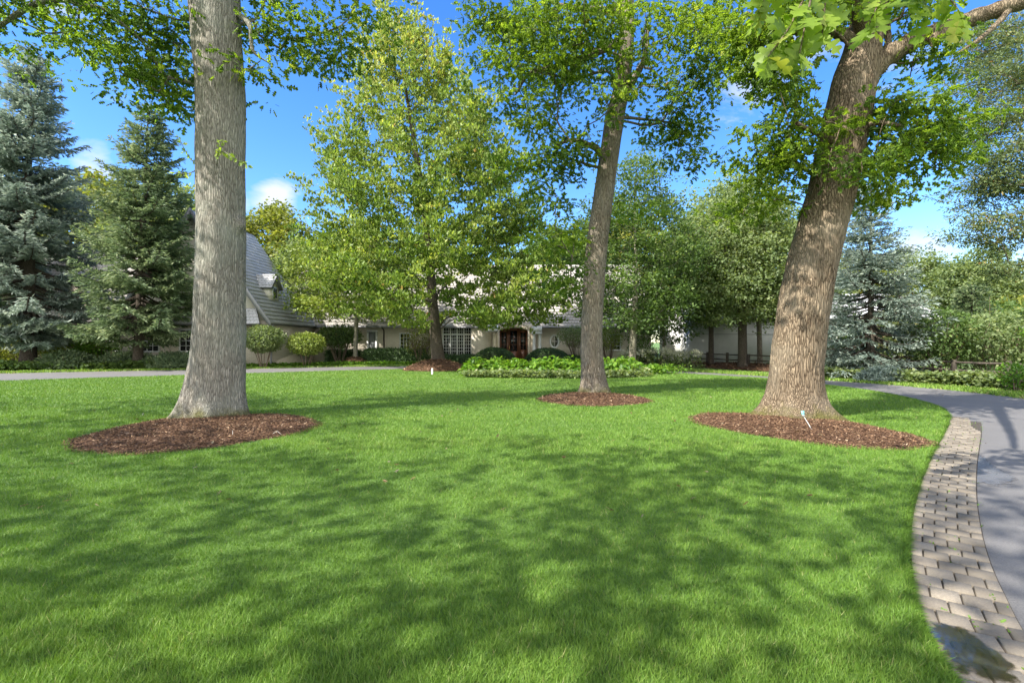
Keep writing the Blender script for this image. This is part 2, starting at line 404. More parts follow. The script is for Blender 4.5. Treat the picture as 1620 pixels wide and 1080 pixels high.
def along(s, off):
    x = np.interp(s, Lc, cl[:, 0]); y = np.interp(s, Lc, cl[:, 1]); e = .15
    tx = np.interp(s+e, Lc, cl[:, 0])-np.interp(s-e, Lc, cl[:, 0]); ty = np.interp(s+e, Lc, cl[:, 1])-np.interp(s-e, Lc, cl[:, 1])
    q = math.hypot(tx, ty); return x+ty/q*off, y-tx/q*off
mbp = MB(); attr4 = []; s0 = Lc[-1]
w0 = .012
smax = Lc[-1]-.35; cam_s = Lc[np.argmin(np.abs(cl[:, 1]+4))]
s = cam_s
row = 0
WID = .17
while s < smax-.2:
    dl = .165
    tap = 1.0 if s < smax-2.2 else max(.7, (smax-s)/2.2)
    offs = [w0]; n = 4 if row % 2 else 3
    edge = [0, 1/3, 2/3, 1] if row % 2 == 0 else [0, 1/6, .5, 5/6, 1]
    for k in range(len(edge)-1):
        a0, a1 = w0+edge[k]*.42*tap+.005, w0+edge[k+1]*.42*tap-.005
        if a1-a0 < .03: continue
        hz = .024+rng.uniform(-.004, .004); g = .005; j = rng.uniform(-.006, .006, 4)
        quad = [along(s+g+j[0], a0), along(s+dl-g+j[1], a0), along(s+dl-g+j[2], a1), along(s+g+j[3], a1)]
        c0 = np.mean(quad, axis=0); bv = .003
        inn = [tuple(np.array(q)+(c0-np.array(q))/np.linalg.norm(c0-np.array(q))*bv) for q in quad]
        Vb = [(q[0], q[1], -.02) for q in quad]+[(q[0], q[1], hz-.003) for q in quad]+[(q[0], q[1], hz) for q in inn]
        mbp.add(Vb, [(8, 11, 10, 9)]+[(i, (i+1) % 4, (i+1) % 4+4, i+4)[::-1] for i in range(4)]+[(i+4, (i+1) % 4+4, (i+1) % 4+8, i+8)[::-1] for i in range(4)])
        attr4 += [rng.uniform(0, 1)]*9
    s += dl; row += 1
tag(mbp.build('paver_border', M_PAVER, attr=attr4), kind='structure')
mask = (inner_s[:, 1] < 9.3) & (inner_s[:, 0] > -5); q = inner_s[mask]; qn = nn[mask]
V, Fq = strip(q+qn*.0, q+qn*.435, .008)
tag(mesh_obj('paver_bedding', V, [Fq], simple('joint_sand', (.045, .036, .026), .95, .3, 60)), kind='structure')
# moss and weeds in the joints
P = []
for k in range(110):
    s = rng.uniform(Lc[-1]-11.5, Lc[-1]-1); x, y = along(s, w0+rng.choice([.07, .14, .21, .28, .35, .42])+rng.normal()*.01)
    for q in range(rng.randint(2, 6)): P.append((x+rng.normal()*.012, y+rng.normal()*.012, .018))
P = np.array(P); D = rng.normal(size=P.shape); D[:, 2] = np.abs(D[:, 2])*.8+.3
tag(leaves('joint_weeds', P, D, rng.normal(size=P.shape)+[0, 0, .6], rng.uniform(.008, .024, len(P)), rng.uniform(0, .6, len(P)), 'simple', GRASS, None),
    'small green weeds sprouting in the joints of the paver border', 'weeds', kind='stuff')

# ---- puddles
m, nt, b = newmat('standing_water')
fw = noise(nt, coords(nt), 7, 5, .6, .6)
gl = N(nt, 'ShaderNodeBsdfGlossy', Roughness=.04); tr_ = nt.nodes.new('ShaderNodeBsdfTransparent'); tr_.inputs[0].default_value = (.40, .37, .31, 1)
b.inputs['Base Color'].default_value = (.075, .062, .035, 1); b.inputs['Roughness'].default_value = .25
m1 = nt.nodes.new('ShaderNodeMixShader'); nt.links.new(ramp(nt, fw, [(.50, (0, 0, 0)), (.66, (.7, .7, .7))]), m1.inputs[0]); nt.links.new(tr_.outputs[0], m1.inputs[1]); nt.links.new(b.outputs[0], m1.inputs[2])
fr_ = N(nt, 'ShaderNodeFresnel', IOR=1.3); m2 = nt.nodes.new('ShaderNodeMixShader'); hf = N(nt, 'ShaderNodeMath', operation='MULTIPLY'); hf.inputs[1].default_value = .3; nt.links.new(fr_.outputs[0], hf.inputs[0]); nt.links.new(hf.outputs[0], m2.inputs[0]); nt.links.new(m1.outputs[0], m2.inputs[1]); nt.links.new(gl.outputs[0], m2.inputs[2])
nt.links.new(m2.outputs[0], nt.nodes['Material Output'].inputs[0])
bn = N(nt, 'ShaderNodeBump', Strength=.03, Distance=.005); nt.links.new(noise(nt, coords(nt), 16, 4), bn.inputs['Height']); nt.links.new(bn.outputs[0], gl.inputs['Normal']); M_WATER = m
def fade_edge(nt):      # the water film breaks up towards its rim
    out = nt.nodes['Material Output']; src = out.inputs[0].links[0].from_socket
    a = N(nt, 'ShaderNodeAttribute', attribute_name='v'); ad = N(nt, 'ShaderNodeMath', operation='MULTIPLY_ADD'); ad.inputs[1].default_value = .9
    nt.links.new(noise(nt, coords(nt), 9, 6, .7), ad.inputs[0]); nt.links.new(a.outputs['Fac'], ad.inputs[2])
    mx = nt.nodes.new('ShaderNodeMixShader'); tr = nt.nodes.new('ShaderNodeBsdfTransparent')
    nt.links.new(ramp(nt, ad.outputs[0], [(.0, (0, 0, 0)), (.5, (0, 0, 0)), (1., (1, 1, 1))]), mx.inputs[0])
    sc_ = N(nt, 'ShaderNodeMath', operation='MULTIPLY'); nt.links.new(ad.outputs[0], sc_.inputs[0]); sc_.inputs[1].default_value = .67
    nt.links.new(ramp(nt, sc_.outputs[0], [(.84, (0, 0, 0)), (.92, (1, 1, 1))]), mx.inputs[0])
    nt.links.new(src, mx.inputs[1]); nt.links.new(tr.outputs[0], mx.inputs[2]); nt.links.new(mx.outputs[0], out.inputs[0])
fade_edge(nt)
def puddle(pts, z, name, mat):
    P = catmull(list(pts)+[pts[0]], 10)[:-1]; c0 = P.mean(0); r2 = np.random.RandomState(3)
    P = P+(P-c0)*(.06*np.sin(np.arange(len(P))*.45)+.04*np.sin(np.arange(len(P))*.9+1))[:, None]
    n = len(P); NR = 24; V = np.vstack([np.column_stack([c0+(P-c0)*u, np.full(n, z)]) for u in np.linspace(.01, 1, NR)])
    i = np.arange(NR-1)[:, None]*n; k = np.arange(n)[None]; k2 = (k+1) % n
    Fq = np.stack([i+k, i+n+k, i+n+k2, i+k2], -1).reshape(-1, 4)
    return tag(mesh_obj(name, V, [Fq], mat, attr=np.repeat(np.linspace(0, 1, NR-1), n)), kind='structure')
puddle([gr(1462, 985), gr(1500, 992), gr(1545, 1012), gr(1590, 1045), gr(1618, 1082), gr(1560, 1090), gr(1505, 1060), gr(1475, 1020)], .0305, 'puddle', M_WATER)
m, nt, b = newmat('wet_asphalt')
nt.links.new(ramp(nt, noise(nt, coords(nt), 120, 3, .8), [(.3, (.07, .07, .075)), (.7, (.15, .147, .15))]), b.inputs['Base Color'])
nt.links.new(ramp(nt, noise(nt, coords(nt), 14, 5, .7), [(.35, (.22, .22, .22)), (.62, (.7, .7, .7))]), b.inputs['Roughness'])
bump(nt, b, noise(nt, coords(nt), 120, 3, .8), .25, .004)
fade_edge(nt)
puddle([gr(1536, 722), gr(1548, 716), gr(1572, 735), gr(1612, 758), gr(1590, 772), gr(1560, 768), gr(1538, 762)], .004, 'wet_patch', m)

# ---- mulch rings and beds
m, nt, b = newmat('mulch_bark')
a = N(nt, 'ShaderNodeAttribute', attribute_name='v')
c = ramp(nt, a.outputs['Fac'], [(0, (.05, .027, .016)), (.5, (.14, .078, .045)), (.85, (.25, .155, .09)), (1, (.42, .31, .21))])
nt.links.new(c, b.inputs['Base Color']); b.inputs['Roughness'].default_value = .9; b.inputs['Specular IOR Level'].default_value = .2; M_MULCH = m
def mulch(name, cx, cy, ra, rb, rot, hh, n, chip=.05, seed=0, hole=0):
    r = np.random.RandomState(seed); nr, ns = 14, 72
    V = [(cx, cy, hh+.02)]; F3 = []; F4 = []
    def ht(u, th): return .026+hh*(1-u*u)+.012*np.sin(5*th+3*u*3)*(1-u)
    def xy(u, th):
        e = 1+.035*np.sin(3*th+seed)+.03*np.sin(5*th+2*seed)+.015*np.sin(11*th)
        x = ra*u*e*np.cos(th); y = rb*u*e*np.sin(th)
        return cx+x*math.cos(rot)-y*math.sin(rot), cy+x*math.sin(rot)+y*math.cos(rot)
    for i in range(1, nr+1):
        for k in range(ns):
            th = k/ns*2*PI; x, y = xy(i/nr, th); V.append((x, y, ht(i/nr, th) if i < nr else .010))
    for k in range(ns): F3.append((0, 1+k, 1+(k+1) % ns))
    for i in range(nr-1):
        for k in range(ns):
            F4.append((1+i*ns+k, 1+(i+1)*ns+k, 1+(i+1)*ns+(k+1) % ns, 1+i*ns+(k+1) % ns))
    u = np.sqrt(r.uniform(0, 1.04, n)); th = r.uniform(0, 2*PI, n); x, y = xy(u, th)
    P = np.column_stack([x, y, ht(np.minimum(u, 1), th)+r.uniform(0, .014, n)])
    D = r.normal(size=(n, 3)); D[:, 2] *= .28; Nn = r.normal(size=(n, 3))*.45+[0, 0, 1]
    VL, FL, A = leaf_arrays(P, D, Nn, chip*r.uniform(.4, 1.5, n), 'needle')
    V = np.array(V); at_ = np.concatenate([np.full(len(F4), .15), np.full(len(F3), .15), np.repeat(np.clip(r.normal(.42, .25, n), 0, 1), 2)])
    return tag(mesh_obj(name, np.vstack([V, VL]), [np.array(F4), np.array(F3), FL[0]+len(V)], M_MULCH, attr=at_), kind='structure')
mulch('mulch_ring', -5.12, 8.1, 1.7, 1.75, .1, .10, 34000, .036, 1)
mulch('mulch_ring', 2.05, 12.35, 1.42, 1.35, 0, .12, 12000, .045, 2)
mulch('mulch_ring', 4.86, 8.3, 1.82, 1.32, -.98, .10, 30000, .036, 3)
mulch('mulch_ring', -3.9, 25.0, 1.7, 1.25, 0, .55, 3500, .1, 4)
mulch('mulch_ring', -10.05, 31.0, 1.0, .9, 0, .5, 1500, .1, 5)
mulch('mulch_bed', 13.6, 26.8, 6.4, 2.0, R(-63), .22, 9000, .13, 6)
mulch('mulch_bed', 16.6, 15.5, 6.0, 1.6, R(-70), .12, 7000, .1, 7)
mulch('mulch_bed', 2.0, 21.6, 4.1, 1.7, 0.05, .05, 3000, .1, 8)

# ---- grass blades
rng = np.random.RandomState(11)
from mathutils.geometry import intersect_point_tri_2d
def inside(px, py, poly):
    res = np.zeros(len(px), bool); x0, y0 = poly[:, 0], poly[:, 1]; x1, y1 = np.roll(x0, -1), np.roll(y0, -1)
    for a, b_, c_, d_ in zip(x0, y0, x1, y1):
        if b_ == d_: continue
        cond = ((b_ > py) != (d_ > py)) & (px < (c_-a)*(py-b_)/(d_-b_)+a); res ^= cond
    return res
MUL = [(-5.12, 8.1, 1.7, 1.75, .1), (2.05, 12.35, 1.42, 1.35, 0), (4.86, 8.3, 1.82, 1.32, -.98), (-3.9, 25.0, 1.7, 1.25, 0), (2., 21.6, 4.1, 1.7, .05)]
def blades(n, ymin, ymax, hgt, wid, power):
    u = rng.uniform(size=n); Y = ymin*(ymax/ymin)**(u**power)          # denser close by
    X = rng.uniform(-1.2, 1.2, n)*(Y+1.2)
    ok = inside(X, Y, inner_s)
    for (cx, cy, ra, rb, rot) in MUL:
        dx, dy = X-cx, Y-cy; x = dx*math.cos(rot)+dy*math.sin(rot); y = -dx*math.sin(rot)+dy*math.cos(rot)
        ok &= (x/ra)**2+(y/rb)**2 > 1.0+.05*rng.normal(size=n)
    X, Y = X[ok], Y[ok]; n = len(X)
    sc = np.clip(Y/4., 1, 7)
    clump = lump(X*1., Y*1., 0*X, 2.1, 4)*.13+lump(X, Y, 0*X, 9., 9)*.10+lump(X, Y, 0*X, .5, 2)*.10
    h = hgt*rng.uniform(.55, 1.25, n)*(1+clump)*np.clip(sc, 1, 1.6)**.5; w = wid*sc*rng.uniform(.7, 1.3, n)
    a = rng.uniform(0, 2*PI, n); lx, ly = rng.normal(size=n)*.5*h, rng.normal(size=n)*.5*h
    dx, dy = np.cos(a)*w/2, np.sin(a)*w/2; z0 = .018
    base1 = np.stack([X-dx, Y-dy, np.full(n, z0)], -1); base2 = np.stack([X+dx, Y+dy, np.full(n, z0)], -1)
    tip = np.stack([X+lx, Y+ly, z0+h], -1)
    V = np.stack([base1, base2, tip], 1).reshape(-1, 3)
    v = np.clip(.45+clump*1.1+rng.normal(size=n)*.17, 0, .97); v[rng.uniform(size=n) < .012] = 1.
    return V, np.arange(n*3).reshape(-1, 3), v
V1, F1, v1 = blades(1350000, 1.5, 27, .036, .0046, 1.0)
kk = rng.randint(20, 150, 26000); PB = inner_s[kk]+(inner_s[kk+1]-inner_s[kk])*rng.uniform(0, 1, (len(kk), 1))
okk = (PB[:, 1] > 1.2) & (PB[:, 1] < 20); PB, kk = PB[okk], kk[okk]; nb_ = nn[kk]; n_ = len(kk)
tg = np.stack([-nb_[:, 1], nb_[:, 0]], -1); PB = PB-nb_*rng.uniform(.0, .05, (n_, 1)); wv = .0035*np.clip(PB[:, 1]/4, 1, 5)[:, None]
tipp = PB+nb_*(.035+.018*lump(PB[:, 0], PB[:, 1], 0*PB[:, 0], 3., 3)[:, None])*rng.uniform(.2, 1.5, (n_, 1))+rng.normal(size=(n_, 2))*.012
z_ = np.full((n_, 1), .02); Ve = np.stack([np.hstack([PB-tg*wv, z_]), np.hstack([PB+tg*wv, z_]), np.hstack([tipp, rng.uniform(.022, .055, (n_, 1))])], 1).reshape(-1, 3)
F1 = np.vstack([F1, np.arange(n_*3).reshape(-1, 3)+len(V1)]); V1 = np.vstack([V1, Ve]); v1 = np.concatenate([v1, np.clip(rng.normal(.45, .2, n_), 0, 1)])
tag(mesh_obj('grass', V1, [F1], GRASS, attr=v1), 'mown green lawn grass covering the island inside the circular drive', 'grass', kind='stuff')
# verge grass beyond the drive
def verge(n):
    k = rng.randint(60, len(outer_s)-40, n); no = normals2(outer_s)
    P = outer_s[k]+no[k]*rng.uniform(-.02, 1, n)[:, None]**1.5*1.6+rng.normal(size=(n, 2))*.12
    X, Y = P[:, 0], P[:, 1]; h = .09*rng.uniform(.4, 1.3, n); a = rng.uniform(0, 6.28, n); w = .035
    V = np.stack([np.stack([X-np.cos(a)*w, Y-np.sin(a)*w, 0*X-.01], -1), np.stack([X+np.cos(a)*w, Y+np.sin(a)*w, 0*X-.01], -1),
                  np.stack([X+rng.normal(size=n)*.03, Y+rng.normal(size=n)*.03, h], -1)], 1).reshape(-1, 3)
    return V, np.arange(n*3).reshape(-1, 3), np.clip(rng.normal(.7, .18, n), 0, 1)
V, F3, v = verge(60000)
tag(mesh_obj('verge_grass', V, [F3], GRASS, attr=v), 'strip of bright grass along the outer edge of the drive', 'grass', kind='stuff')

# ---- fallen leaves
n = 160; u = rng.uniform(size=n); Y = 4*(24/4)**u; X = rng.uniform(-1, 1, n)*Y
P = np.column_stack([X, Y, np.where(inside(X, Y, inner_s), .062, .012)]); D = rng.normal(size=(n, 3))*[1, 1, .3]
M_DRY = leafmat('leaf_dry', [(0, (.10, .05, .02)), (.6, (.26, .17, .08)), (1, (.42, .36, .24))], .1)
fl = []
for i, (cx, cy, ra, rb) in enumerate(((-5.12, 8.1, 1.55, 1.6), (4.86, 8.3, 1.4, 1.2), (2.05, 12.3, 1.3, 1.2))):
    k = 36; th = rng.uniform(0, 6.28, k); q = np.sqrt(rng.uniform(0, 1, k))
    x = cx+ra*q*np.cos(th); y = cy+rb*q*np.sin(th); fl.append(np.column_stack([x, y, np.full(k, .155)-.09*q*q]))
P = np.vstack([P]+fl); D = rng.normal(size=P.shape)*[1, 1, .25]
tag(leaves('fallen_leaves', P, D, rng.normal(size=P.shape)*.5+[0, 0, 1], rng.uniform(.03, .075, len(P)), rng.uniform(0, 1, len(P)), 'oak', M_DRY, None),
    'dry brown leaves scattered over lawn and mulch rings', 'fallen leaves', kind='stuff')

# ================================================================== OAKS
def lobe_points(lobes, rng, dens):
    out = []
    for (c, rx, ry, rz, n) in lobes:
        n = max(3, int(n*dens)); d = rng.normal(size=(n, 3)); d /= np.linalg.norm(d, axis=1)[:, None]
        q = rng.uniform(.25, 1, (n, 1))**.6; out.append(np.asarray(c)+d*q*np.array([rx, ry, rz]))
    return np.vstack(out)
def oak(base, path, lobes, label, bark, seed, dens=1., nleaf=120, leafsize=.15, mats=((LEAF_OAK, 0.),), group=None, limbs=(), burl=None, flare=.5, fh=.35, spread=.42, K=34, tip=.009, name='oak_tree', kind='oak', lbias=None, ridge=.012, seg=160):
    r = np.random.RandomState(seed); b0 = np.array([base[0], base[1], 0.])
    t = empty(name, b0, label, 'tree', group)
    loc = [(p[0]-b0[0], p[1]-b0[1], p[2], p[3]) for p in path]
    trunk_obj(loc, bark, t, flare, fh, K=K, seed=seed, burl=burl, ridge=ridge, seg=seg)
    Pt = catmull(path, 6); seeds = [tuple(p) for p in Pt if p[2] > 2.2]
    T = lobe_points(lobes, r, dens)
    # hand laid limbs
    extra = []
    allseed = list(seeds); par_fix = None
    ch, A, rad = grow(seeds, T, r, .5, .22, tip, .3, 2.15, .2) if len(T) else ([], None, None)
    lt = []
    for L in limbs:
        Q = catmull(L, 8)
        lt.append((Q[:, :3]-b0, Q[:, 3]))
    chains = [(P-b0, rr) for P, rr in ch]
    ex = [tube(P, rr*(1+.10*np.sin(np.arange(len(P))*1.7)), 16) for P, rr in lt]
    limb_mesh(chains, 0, 'limbs', bark, t, ex)
    P, D, Nn, sz, val = sprays(T-b0, nleaf, r, spread, .45, .9, leafsize, bias=0)
    if len(mats) == 1: leaves('crown', P, D, Nn, sz, val, kind, mats[0][0], t)
    else:
        nl = len(P); grp = np.repeat(r.uniform(size=len(T)) < mats[1][1], nl//len(T))
        for mk, mm in ((~grp, mats[0][0]), (grp, mats[1][0])):
            leaves('crown', P[mk], D[mk], Nn[mk], sz[mk], val[mk], kind, mm, t)
    return t
def L(px, py, Y, rx, rz, n, ry=None):
    return (at(px, py, Y), rx, ry or rx, rz, n)
# left grey oak
YA = 9.45
pa = [(*at(336, 668, YA)[:2], -.05, .57), (*at(340, 640, YA)[:2], .42, .53), (*at(346, 560, YA)[:2], 1.25, .485), (*at(349, 420, YA)[:2], 2.98, .43), (*at(350, 300, YA)[:2], 4.45, .405),
      (*at(348, 150, YA)[:2], 6.3, .43), (*at(340, 0, YA)[:2], 8.15, .455), (*at(332, -160, YA)[:2], 10.1, .43), (*at(334, -330, YA)[:2], 12.2, .34), (*at(345, -520, YA)[:2], 14.5, .22)]
lobA = [L(485, 5, 9.8, 1.1, .8, 13), L(440, 60, 9.8, .55, .5, 6), L(545, 55, 9.9, .65, .45, 7), L(400, 110, 9.4, .22, .28, 3), L(570, 30, 10.5, .6, .6, 5),
        L(255, 50, 9.6, .6, .7, 9), L(272, 145, 9.6, .4, .55, 10), L(220, 105, 9.2, .5, .4, 8), L(180, 20, 9., 1.1, .5, 13), L(60, 15, 8.8, 1.5, .4, 11), L(20, 60, 9.2, .8, .3, 4),
        L(340, -330, 10, 4.8, 1.6, 36, 3.6), L(250, -480, 9.5, 4.0, 2.2, 34), L(60, -200, 8, 2.4, 1.5, 18), (np.array([-9.4, 6.4, 7.6]), 1.9, 1.6, 1.6, 16)]  # last lobe lies out of view, added to shade the trunk
limA = [[(*at(372, 20, YA), .07), (*at(395, 40, 9.3), .045), (*at(400, 80, 9.3), .03), (*at(425, 100, 9.4), .008)],
        [(*at(310, -200, YA), .2), (*at(230, -60, 9.0), .12), (*at(150, -5, 8.8), .08), (*at(60, 5, 8.7), .05), (*at(-40, 70, 8.8), .03)]]
oak(pa[0], pa, lobA, 'grey straight-trunked oak in the mulch ring at the left of the lawn', BARK_GREY, 21, .9, 66, .155, ((LEAF_OAK, 0), (LEAF_OAK_BRIGHT, .4)),
    'tall oaks on the lawn', limA, burl=[(-.15, 3.75, .11, .12), (.3, 2.2, -.02, .1)], K=64, flare=.30, fh=.30, ridge=.010, seg=220)
# middle oak
YB = 13.4
pb = [(*at(938, 628, YB)[:2], -.05, .36), (*at(938, 600, YB)[:2], .45, .325), (*at(936, 540, YB)[:2], 1.5, .305), (*at(943, 400, YB)[:2], 3.95, .285), (*at(958, 290, YB)[:2], 5.9, .265),
      (*at(972, 190, YB)[:2], 7.65, .27), (*at(985, 130, YB)[:2], 8.7, .22), (*at(992, 30, YB)[:2], 10.4, .19), (*at(988, -90, YB)[:2], 12.5, .15), (*at(980, -200, YB)[:2], 14.5, .1)]
lobB = [L(860, 130, 12.6, 1.3, 1.6, 34), L(800, 90, 13, .8, 1.3, 16), L(880, 60, 13, 1.5, .9, 22), L(800, 20, 13, 1., .7, 14), L(900, 250, 12.8, .8, .7, 13), L(830, 235, 13, .7, 1.0, 12), L(868, 310, 13, .6, .45, 6),
        L(1010, 50, 12, 1.5, 1.1, 24), L(1080, 100, 12.5, 1.1, 1.4, 24), L(1050, 200, 14.2, 1.0, .6, 13), L(1090, 235, 14, .8, .6, 10), L(1130, 60, 13, .9, 1.1, 16), L(930, 30, 11.6, 1.1, .6, 14),
        L(1000, -150, 13.4, 3.2, 1.6, 30), L(960, -290, 13.4, 2.2, 1.4, 14), L(1000, 140, 11.5, .9, .5, 8), L(885, 375, 13, .6, .45, 8), L(895, 440, 13.2, .4, .4, 6), L(990, 330, 13.6, .5, .4, 4)]
limB = [[(*at(975, 170, YB), .13), (*at(1000, 130, 13.2), .1), (*at(1020, 90, 13), .07), (*at(1025, 40, 13), .04)],
        [(*at(958, 250, YB), .12), (*at(938, 232, 13.2), .08), (*at(905, 222, 13), .055), (*at(880, 230, 12.9), .03)],
        [(*at(975, 185, YB), .06), (*at(1010, 188, 13.6), .04), (*at(1065, 196, 13.8), .028), (*at(1090, 215, 13.9), .008)],
        [(*at(990, 60, YB), .14), (*at(940, 85, 13), .1), (*at(885, 105, 12.6), .08), (*at(840, 115, 12.6), .05), (*at(815, 150, 12.6), .03)],
        [(*at(985, 20, YB), .12), (*at(930, 15, 13), .09), (*at(890, 10, 12.6), .06), (*at(850, -10, 12.6), .04)]]
oak(pb[0], pb, lobB, 'middle oak with leaning trunk in the small mulch ring, right of the maple', BARK_MID, 22, .95, 66, .155, ((LEAF_OAK, 0), (LEAF_OAK_BRIGHT, .6)),
    'tall oaks on the lawn', limB, K=40, flare=.5, fh=.28, ridge=.008, spread=.33)
# right oak
YC = 9.4
pc = [(*at(1256, 665, YC)[:2], -.05, .56), (*at(1256, 630, YC)[:2], .45, .48), (*at(1263, 540, YC)[:2], 1.5, .445), (*at(1289, 400, YC)[:2], 3.22, .425), (*at(1315, 300, YC)[:2], 4.45, .42),
      (*at(1337, 200, YC)[:2], 5.68, .42), (*at(1352, 130, YC)[:2], 6.55, .38), (*at(1368, 60, YC)[:2], 7.4, .30), (*at(1382, -40, YC)[:2], 8.6, .26), (*at(1390, -200, YC)[:2], 10.6, .22), (*at(1380, -420, YC)[:2], 13.3, .15)]
limC = [[(*at(1345, 160, YC), .30), (*at(1385, 105, 9.35), .20), (*at(1440, 68, 9.3), .17), (*at(1490, 48, 9.2), .16), (*at(1560, 22, 9.0), .14), (*at(1640, -5, 8.8), .12), (*at(1760, -60, 8.5), .07)],
        [(*at(1495, 46, 9.2), .10), (*at(1482, 60, 9.1), .11), (*at(1476, 70, 9.05), .05), (*at(1474, 74, 9.0), .004)],
        [(*at(1600, 8, 8.95), .06), (*at(1585, 30, 8.8), .05), (*at(1550, 62, 8.6), .035), (*at(1515, 84, 8.5), .006)],
        [(*at(1400, 95, 9.35), .07), (*at(1405, 60, 9.4), .055), (*at(1402, 20, 9.5), .04), (*at(1395, -20, 9.5), .03)],
        [(*at(1372, 60, YC), .20), (*at(1340, -60, 8.2), .14), (*at(1320, -150, 6.2), .10), (*at(1330, -150, 4.9), .06), (*at(1340, -110, 4.2), .035)],
        [(*at(1335, 230, YC-.2), .09), (*at(1300, 215, 8.9), .05), (*at(1260, 195, 8.6), .03)],
        [(*at(1345, 215, YC-.2), .09), (*at(1385, 195, 8.9), .05), (*at(1430, 200, 8.6), .03)],
        [(*at(1368, 70, YC), .12), (*at(1300, 45, 9.2), .09), (*at(1230, 50, 9.), .06), (*at(1180, 20, 9.), .03)]]
lobC = [L(1225, 110, 9.2, .75, .9, 22), L(1250, 40, 8.8, .9, .5, 14), L(1190, 60, 9.4, .7, .7, 14), L(1225, 215, 9.3, .55, .5, 14), L(1262, 265, 9.2, .3, .35, 5), L(1195, 255, 9.3, .5, .4, 8), L(1215, 300, 9.2, .4, .35, 5),
        L(1420, 170, 9, .8, .6, 18), L(1470, 240, 9, .8, .45, 15), L(1410, 255, 8.9, .5, .4, 10), L(1340, 268, 8.5, .35, .15, 2), L(1500, 195, 9.3, .5, .5, 8), L(1450, 110, 9.6, .5, .35, 7), L(1310, 10, 9, .8, .4, 10), L(1420, 20, 9.4, .9, .4, 10),
        L(1180, 330, 9.6, .35, .3, 3), L(1400, 310, 9.2, .3, .15, 3), L(1310, 200, 8.7, .25, .2, 2),
        L(1400, -180, 9.4, 3.2, 1.4, 26), L(1600, -160, 9, 2.2, 1.1, 14), L(1370, -400, 9.4, 2.6, 1.6, 14), (np.array([1.5, 6.0, 8.2]), 1.8, 1.3, 1.3, 16), (np.array([3.6, 7.4, 8.8]), 1.3, 1.3, 1.0, 10)]  # last two lobes, outside the frame, are added to put the trunk in shade
oakC = oak(pc[0], pc, lobC, 'thick brown oak with a forked limb, in the right mulch ring', BARK_BROWN, 23, .85, 66, .15, ((LEAF_OAK, 0), (LEAF_OAK_BRIGHT, .7)),
    'tall oaks on the lawn', limC, K=34, flare=.66, fh=.28, ridge=.016, spread=.28)
# the close spray of big pale leaves hanging from its low limb
r = np.random.RandomState(8); b0 = np.array([pc[0][0], pc[0][1], 0.])
def spray(Q, b0, parent, bark, rad_, k0, per, jit, size, vm, name):
    """one leafy twig: its stem and its leaves"""
    st = limb_mesh([(Q-b0, rad_)], 0, name, bark, parent); P = []; D = []
    for k in range(k0, len(Q)):
        d = Q[k]-Q[k-1]; d = d/np.linalg.norm(d)*.5
        for q in range(per): P.append(Q[k]); D.append(d+r.normal(size=3)*jit)
    P = np.array(P)-b0; D = np.array(D); D[:, 2] -= .25
    leaves('leaves', P, D, r.normal(size=P.shape)*.55+[0, -.9, .5], r.uniform(*size, len(P)), np.clip(r.normal(vm, .2, len(P)), 0, 1), 'oakbig', LEAF_OAK_BRIGHT, st)
for (a, m_, e) in [((1340, -110, 4.2), (1310, -20, 3.9), (1300, 60, 3.8)), ((1340, -110, 4.2), (1390, -20, 4.0), (1375, 40, 3.9)), ((1300, -60, 4.0), (1280, 10, 3.7), (1265, 85, 3.6)), ((1330, -110, 4.2), (1230, -30, 4.0), (1200, 20, 4.0)),
                 ((1330, -90, 4.1), (1480, -20, 4.3), (1530, 35, 4.3)), ((1330, -90, 4.1), (1440, -30, 4.0), (1470, 25, 4.)), ((1300, -60, 4.0), (1250, 40, 3.7), (1215, 90, 3.6))]:
    Q = catmull([at(*a), at(*m_), at(*e)], 8); spray(Q, b0, oakC, BARK_BROWN, np.linspace(.014, .004, len(Q)), 6, 2, .6, (.15, .25), .45, 'twig')
oakA = [o for o in COL.objects if o.name == 'oak_tree'][0]; b0 = np.array(oakA.location)
for Q in ([at(342, 262, 9.0), at(350, 240, 8.85), at(372, 252, 8.75), at(392, 262, 8.75)], [at(344, 262, 9.0), at(345, 240, 8.85), at(352, 222, 8.8)], [at(318, 262, 9.3), at(300, 250, 9.2), at(282, 216, 9.2)], [at(318, 265, 9.3), at(296, 275, 9.2), at(272, 272, 9.2)]):
    Q = catmull(Q, 6); spray(Q, b0, oakA, BARK_GREY, np.linspace(.012, .004, len(Q)), 4, 2, .6, (.06, .13), .7, 'twig')

# ================================================================== OTHER BROADLEAF TREES
def crown_points(n, rng, prof, z0, z1, lean=(0, 0), inner=.35, irregular=.16, seed=0, sqy=1.):
    """prof(u) -> radius at height fraction u"""
    out = []
    while len(out) < n:
        u = rng.uniform(0, 1); R0 = prof(u); 
        if rng.uniform() > (R0/prof.max)**1.3+.08: continue
        th = rng.uniform(0, 2*PI); q = inner+(1-inner)*rng.uniform()**.55
        k = 1+irregular*float(lump(3*math.cos(th), 3*math.sin(th), u*6, 1., seed))
        out.append((lean[0]*u+R0*q*k*math.cos(th), lean[1]*u+R0*q*k*math.sin(th)*sqy, z0+(z1-z0)*u))
    return np.array(out)
def profile(knots):
    xs, ys = zip(*knots); f = lambda u: float(np.interp(u, xs, ys)); 
    class Pf: pass
    def g(u): return f(u)
    g.max = max(ys); return g
class Prof:
    def __init__(s, k): s.x, s.y = zip(*k); s.max = max(s.y)
    def __call__(s, u): return float(np.interp(u, s.x, s.y))
